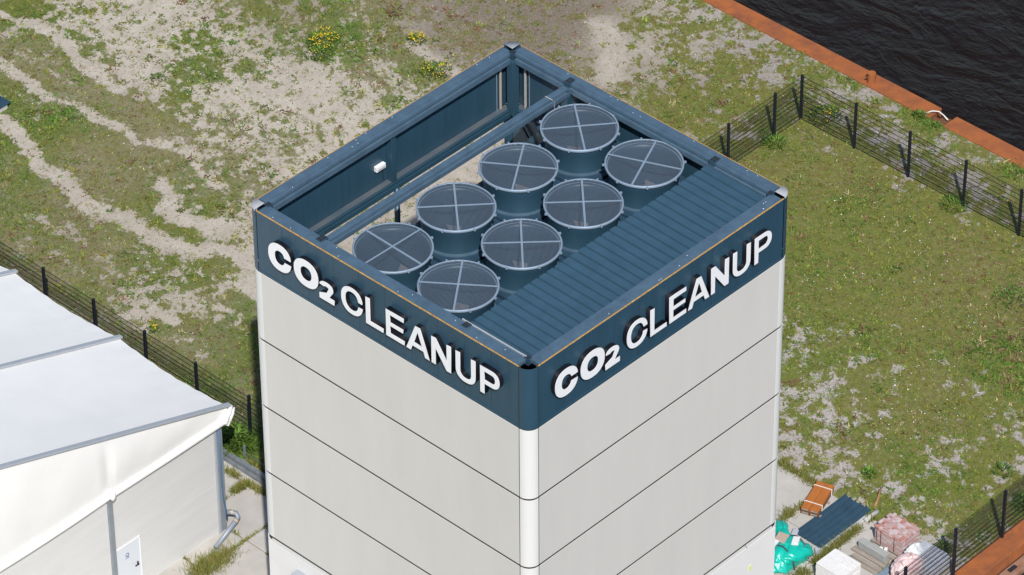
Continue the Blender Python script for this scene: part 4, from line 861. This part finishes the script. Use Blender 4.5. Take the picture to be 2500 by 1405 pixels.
# ------------------------------------------------------------------ things stored beside the tower
# bundle of rusty sheet piles
an = math.atan2(4.85-4.4, 18.79-17.48)
t = thing('sheet_pile_bundle', (18.27, 4.35, .06), 'bundle of orange rusty steel sections tied with white straps', 'steel bundle'); t.rotation_euler = (0, 0, an)
def lpart(par, nm, mb, m, bv=0, sm=False, kind=None):
    me, c = mb.mesh(nm, sm); me.materials.append(m); o = bpy.data.objects.new(nm, me); COL.objects.link(o); o.parent = par; o.location = c
    if bv: q_ = o.modifiers.new('b', 'BEVEL'); q_.width = bv; q_.segments = 2; q_.limit_method = 'ANGLE'
    return o
L = 1.44
for r_ in range(2):
    for c_ in range(2):
        y = -.15+c_*.30; z = .06+r_*.135; mb = MB()
        mb.box((-L/2, y-.145, z+.105), (L/2, y+.145, z+.125)).box((-L/2, y-.145, z), (L/2, y-.125, z+.1049)).box((-L/2, y+.125, z), (L/2, y+.145, z+.1049)).box((-L/2+.02, y-.124, z+.03), (L/2-.02, y+.124, z+.05))
        lpart(t, 'steel_section', mb, M['rustbright'] if r_ else M['rustdark'], .006)
        lpart(t, 'timber_filler', MB().box((-L/2-.01, y-.11, z+.0505), (-L/2+.10, y+.11, z+.0845)), M['timber'])
for x in (-.62, .1): lpart(t, 'bearer', MB().box((x, -.36, 0), (x+.1, .36, .058)), M['timber'])
for x in (-.38, .48):
    mb = MB(); pr = [(-.305, .05), (-.305, .327), (.305, .327), (.305, .05)]
    for (y0, z0), (y1, z1) in zip(pr[:-1], pr[1:]): mb.bar((x, y0, z0), (x+.02, y1, z1), .03, .010)
    lpart(t, 'strap', mb, M['strapwhite'])
# blue profiled sheet
t = thing('roofing_sheet', (17.9, 3.35, .06), 'dark blue profiled roofing sheet lying flat on the slabs', 'roofing sheet')
mb = MB(); prof = []; y0, y1 = 2.83, 3.93; nr = 5; pt_ = (y1-y0)/nr
for k in range(nr): y = y0+k*pt_; prof += [(y, .0), (y+pt_*.70, .0), (y+pt_*.75, .08), (y+pt_*.92, .08)]
prof.append((y1, 0)); vs = []
for x in (16.64, 17.5, 18.3, 19.17): vs += [(x+(.0 if x < 19 else .02*math.sin(5*y)), y, .10+h+.012*math.sin(3*x+2*y)) for y, h in prof]
m_ = len(prof); fs = [(r_*m_+i, (r_+1)*m_+i, (r_+1)*m_+i+1, r_*m_+i+1) for r_ in range(3) for i in range(m_-1)]
o = MB().add(vs, fs).build('sheet', mat('blue_sheet', (.030, .068, .105), .5, var=.18, vscale=2), t); q_ = o.modifiers.new('s', 'SOLIDIFY'); q_.thickness = .015
MB().box((16.9, 2.9, .055), (17.0, 3.9, .085)).build('batten', M['timber'], t); MB().box((18.7, 2.9, .055), (18.8, 3.9, .085)).build('batten', M['timber'], t)
o = MB().tube([(18.62, 2.62, .13), (19.24, 2.62, .13)], .085, 10).build('concrete_post', M['concrete2'], None, smooth=True); tag(o, 'round pale concrete post lying at the corner of the blue sheet', 'post')
# turquoise wrapped bag with weights
def blob(cx, cy, cz, rx, ry, rz_, n=96, m=44, amp=.12, seed=1, flat=.0, rot=0, fold=9):
    mb = MB(); vs = []
    for i in range(m+1):
        ph = math.pi*i/m
        for k in range(n):
            t_ = 2*math.pi*k/n; e = .75
            c, s = math.cos(t_), math.sin(t_); sp_ = math.sin(ph)
            x = math.copysign(abs(c)**e, c)*sp_**.7; y = math.copysign(abs(s)**e, s)*sp_**.7; z = math.cos(ph)
            w_ = 1+amp*(math.sin(fold*t_+seed+3*z)*.35+math.sin(3*t_+2*seed+2*z)*.6+math.sin(5*z+2*t_+seed)*.5)
            rg = float(vnoise(np.array([t_*3.0+seed+1.5*z]), np.array([z*2.6+seed+x*1.5]), 5+seed)[0]); rg2 = float(vnoise(np.array([t_*7+3*z]), np.array([z*5-2*y]), 9+seed)[0])
            w_ += amp*1.5*(abs(rg-.5)*2-.5)+amp*.6*(abs(rg2-.5)*2-.5)
            x, y = x*rx*w_, y*ry*w_; z = max(z, -.55)*rz_*(1+amp*.5*math.sin(4*t_+seed))
            vs.append((cx+x*math.cos(rot)-y*math.sin(rot), cy+x*math.sin(rot)+y*math.cos(rot), cz+z))
    fs = [(i*n+k, (i+1)*n+k, (i+1)*n+(k+1) % n, i*n+(k+1) % n) for i in range(m) for k in range(n)]
    return mb.add(vs, fs)
t = thing('tarp_bundle', (15.7, 3.3, .06), 'turquoise tarpaulin bundle strapped down with grey bands and loose tiles', 'tarp bundle')
blob(15.55, 3.25, .30, .78, .55, .42, amp=.10, seed=2, rot=-.15).build('tarp', M['turq'], t, smooth=True)
blob(16.20, 4.05, .22, .62, .26, .30, amp=.16, seed=5, rot=R(58)).build('tarp_tail', M['turq'], t, smooth=True)
for k, (x, yA, yB) in enumerate(((15.25, 2.72, 3.85), (15.95, 2.75, 3.8))):
    pts = [(x+.05*math.sin(3*u), yA+(yB-yA)*u, .12+.66*math.sin(math.pi*u)**.5*.95) for u in np.linspace(0, 1, 13)]
    mb = MB(); [mb.bar(p_, q_, .055, .012) for p_, q_ in zip(pts[:-1], pts[1:])]; mb.build('band', M['strap'], t)
MB().obox((15.62, 3.62, .74), (.42, .36, .06), .3, .05).build('gravel_tile', M['sand_tile'], t, bevel=.01)
MB().obox((15.80, 3.18, .75), (.34, .22, .10), .5, -.1).build('white_block', M['block_white'], t, bevel=.01)
MB().obox((15.25, 3.68, .74), (.30, .30, .08), .2).build('white_block', M['block_white'], t, bevel=.01)
MB().box((14.9, 2.75, .055), (16.1, 3.75, .11)).build('pallet_board', M['timber'], t)
for x, y in ((16.62, 3.9), (16.42, 2.75)):
    o = MB().obox((x, y, .13), (.3, .2, .14), random.uniform(0, 2), .1).build('rubble_stone', M['brick_grey'], None, bevel=.03); tag(o, 'grey rubble stone by the narrow tail of the turquoise bundle' if y > 3 else 'grey rubble stone between turquoise bundle and the blue sheet end', 'stone', 'stones by the turquoise bundle')
# pallets of pavers
bme = {}
def brick_mesh(sz, key, m):
    k = (sz, key)
    if k not in bme:
        mb = MB(); x, y, z = sz; e = .006
        # chamfered block: 12 + top bevel
        mb.add([(-x/2,-y/2,-z/2),(x/2,-y/2,-z/2),(x/2,y/2,-z/2),(-x/2,y/2,-z/2),(-x/2,-y/2,z/2-e),(x/2,-y/2,z/2-e),(x/2,y/2,z/2-e),(-x/2,y/2,z/2-e),(-x/2+e,-y/2+e,z/2),(x/2-e,-y/2+e,z/2),(x/2-e,y/2-e,z/2),(-x/2+e,y/2-e,z/2)],
               [(0,3,2,1),(0,1,5,4),(1,2,6,5),(2,3,7,6),(3,0,4,7),(4,5,9,8),(5,6,10,9),(6,7,11,10),(7,4,8,11),(8,9,10,11)])
        me, _ = mb.mesh('paver', center=False); me.materials.append(m); bme[k] = me
    return bme[k]
def pallet(par, x0, x1, y0, y1, z, boards=5):
    for k in range(3): y = y0+(y1-y0-.1)*k/2; MB().box((x0, y, z+.02), (x1, y+.1, z+.115)).build('pallet_bearer', M['timber'], par)
    for k in range(boards):
        x = x0+(x1-x0-.11)*k/(boards-1); MB().box((x, y0, z+.116), (x+.11, y1, z+.138)).build('pallet_board', M['timber'], par)
def paver_stack(t, x0, x1, y0, y1, z0, courses, sz, mats, ragged=True, top_mats=None):
    bx_, by_, bz = sz; nx_ = int((x1-x0)/by_); ny_ = int((y1-y0)/bx_)
    MB().box((x0+by_*1.02, y0+by_*1.02, z0), (x1-.01, y1-.01, z0+bz*(courses-1))).build('stack_core', M[mats[0]], t)
    for c in range(courses):
        z = z0+bz*(c+.5); top = c == courses-1
        for i in range(nx_):
            for j in range(ny_):
                edge = i == 0 or j == 0
                if not (edge or top): continue
                if top and ragged and random.random() < .06 and i in (nx_-1,): continue
                m = random.choice(top_mats if top and top_mats else mats)
                gapx, gapy = .006, .006
                x = x0+(i+.5)*by_; y = y0+(j+.5)*bx_+((c % 2)*.012)
                o = inst(brick_mesh((by_-gapx, bx_-gapy, bz-.006), m, M[m]), 'paver', (x+random.uniform(-.003, .003), y+random.uniform(-.003, .003), z), t, (0, 0, random.uniform(-.02, .02)))
t = thing('paver_pallet', (18.3, 1.2, .06), 'strapped pallet of pink and red clay pavers near the blue sheet', 'pallet')
pallet(t, 17.98, 18.98, .58, 1.85, .06)
# herringbone top
paver_stack(t, 18.0, 18.96, .62, 1.80, .205, 7, (.20, .105, .082), ['brick_pink', 'brick_pale', 'brick_pink'], True, ['brick_pink', 'brick_pink', 'brick_pale', 'brick_red'])
# herringbone top course, ragged along its far edge
zt = .205+7*.082+.036
for i in range(-2, 12):
    for j in range(-2, 14):
        kx, ky = i*.102, j*.102
        r_ = (i+j) % 4
        if r_ == 0: sz, cx_, cy_ = (.198, .098, .07), kx+.102, ky+.051
        elif r_ == 2: sz, cx_, cy_ = (.098, .198, .07), kx+.051, ky+.0
        else: continue
        x_, y_ = 18.02+cx_, .66+cy_
        if not (18.06 < x_ < 18.90+random.uniform(-.12, .06) and .68 < y_ < 1.74): continue
        m = random.choice(['brick_pink', 'brick_pale', 'brick_pink', 'brick_red', 'brick_pale'])
        inst(brick_mesh(sz, m, M[m]), 'paver', (x_, y_, zt+random.uniform(-.003, .003)), t, (0, 0, random.uniform(-.02, .02)))
for y in (.9, 1.45): MB().box((17.985, y, .2), (17.995, y+.015, .80)).build('strap', M['black'], t)
t = thing('grey_paver_pallet', (18.3, -.2, .06), 'pallet of blue-grey concrete pavers behind the dock fence', 'pallet')
pallet(t, 17.75, 18.92, -.85, .40, .06)
paver_stack(t, 17.78, 18.90, -.82, .38, .205, 4, (.20, .14, .09), ['brick_grey'], True)
t = thing('white_block_pallet', (15.9, 1.3, .06), 'pallet of stacked white lime blocks on the slabs', 'pallet')
pallet(t, 15.35, 16.35, .85, 1.98, .06)
paver_stack(t, 15.36, 16.34, .88, 1.96, .205, 5, (.215, .105, .13), ['block_white'])
for k, (x, y) in enumerate(((15.95, 1.0), (16.15, 1.0), (15.95, 1.22))): inst(brick_mesh((.10, .21, .06), 'block_white', M['block_white']), 'paver', (x, y, .205+.65+.034), t)
t = thing('timber_stack', (17.3, 1.35, .06), 'weathered timber beams and pallets lying between the white and red stacks', 'timber')
for k, (x, z, y0, y1) in enumerate(((16.92, .12, .72, 1.92), (17.10, .12, .70, 1.85), (17.34, .12, .72, 2.08), (17.50, .13, .76, 2.05), (17.62, .14, .8, 1.95), (17.84, .15, .62, 2.0), (17.02, .215, .74, 1.80))):
    MB().box((x-.07, y0, z-.06), (x+.07, y1, z+.03)).build('plank', M['timber'], t, bevel=.008)
for y in (.85, 1.75): MB().box((16.85, y, .055), (17.92, y+.09, .0599)).build('bearer', M['timber'], t)
o = MB().box((17.42, .80, .17), (17.66, 1.92, .46)).build('stone_beam', M['stonegrey'], None, bevel=.02); tag(o, 'smooth grey concrete beam resting on weathered timbers', 'beam')
for k, (x, y) in enumerate(((17.80, 1.28), (17.88, 1.14), (17.70, 1.42))):
    o = MB().obox((x, y, .245), (.13, .12, .14), k*.5).build('white_stone', M['block_white'], None, bevel=.02); tag(o, ('small white stone block in the middle of three on the timbers', 'small white stone block farthest from the grey beam on the timbers', 'small white stone block closest to the grey beam end on the timbers')[k], 'stone', 'white stones on the timbers')
t = thing('bulk_bag', (17.6, -.05, .06), 'slumped pink and white woven bulk bag between the pallets', 'bag')
blob(17.55, -.02, .38, .62, .42, .42, amp=.10, seed=8, fold=7).build('bag_body', M['bigbag'], t, smooth=True)
blob(18.15, .20, .50, .34, .20, .36, amp=.16, seed=3).build('foil_top', M['clear'], t, smooth=True)
for dx in (-.25, .25): MB().tube([(17.55+dx, .1, .74), (17.5+dx, .0, .84), (17.45+dx, -.12, .76)], .018, 6).build('lifting_loop', M['brick_red'], t)
o = MB().box((16.60, .45, .06), (17.85, .72, .10)).build('metal_strip', M['galv'], None, bevel=.005); tag(o, 'flat shiny metal strip lying in front of the timbers', 'strip')
o = MB().tube([(19.43, 2.89, .04), (19.75, 3.02, .10), (20.05, 3.2, .13), (20.42, 3.36, .05)], [.05, .045, .03, .015], 7).build('dry_branch', M['driftwood'], None, smooth=True); tag(o, 'dry brown branch lying on the gravel beyond the blue sheet', 'branch')
t = thing('utility_box', (14.55, 40.4, 0), 'small dark-topped white box standing in the grass beyond the sand track', 'box')
MB().box((14.2, 40.0, 0), (14.95, 40.7, .26)).build('body', M['concrete2'], t, bevel=.02); MB().box((14.12, 39.92, .262), (15.03, 40.78, .32)).build('lid', M['bluedark'], t, bevel=.02)
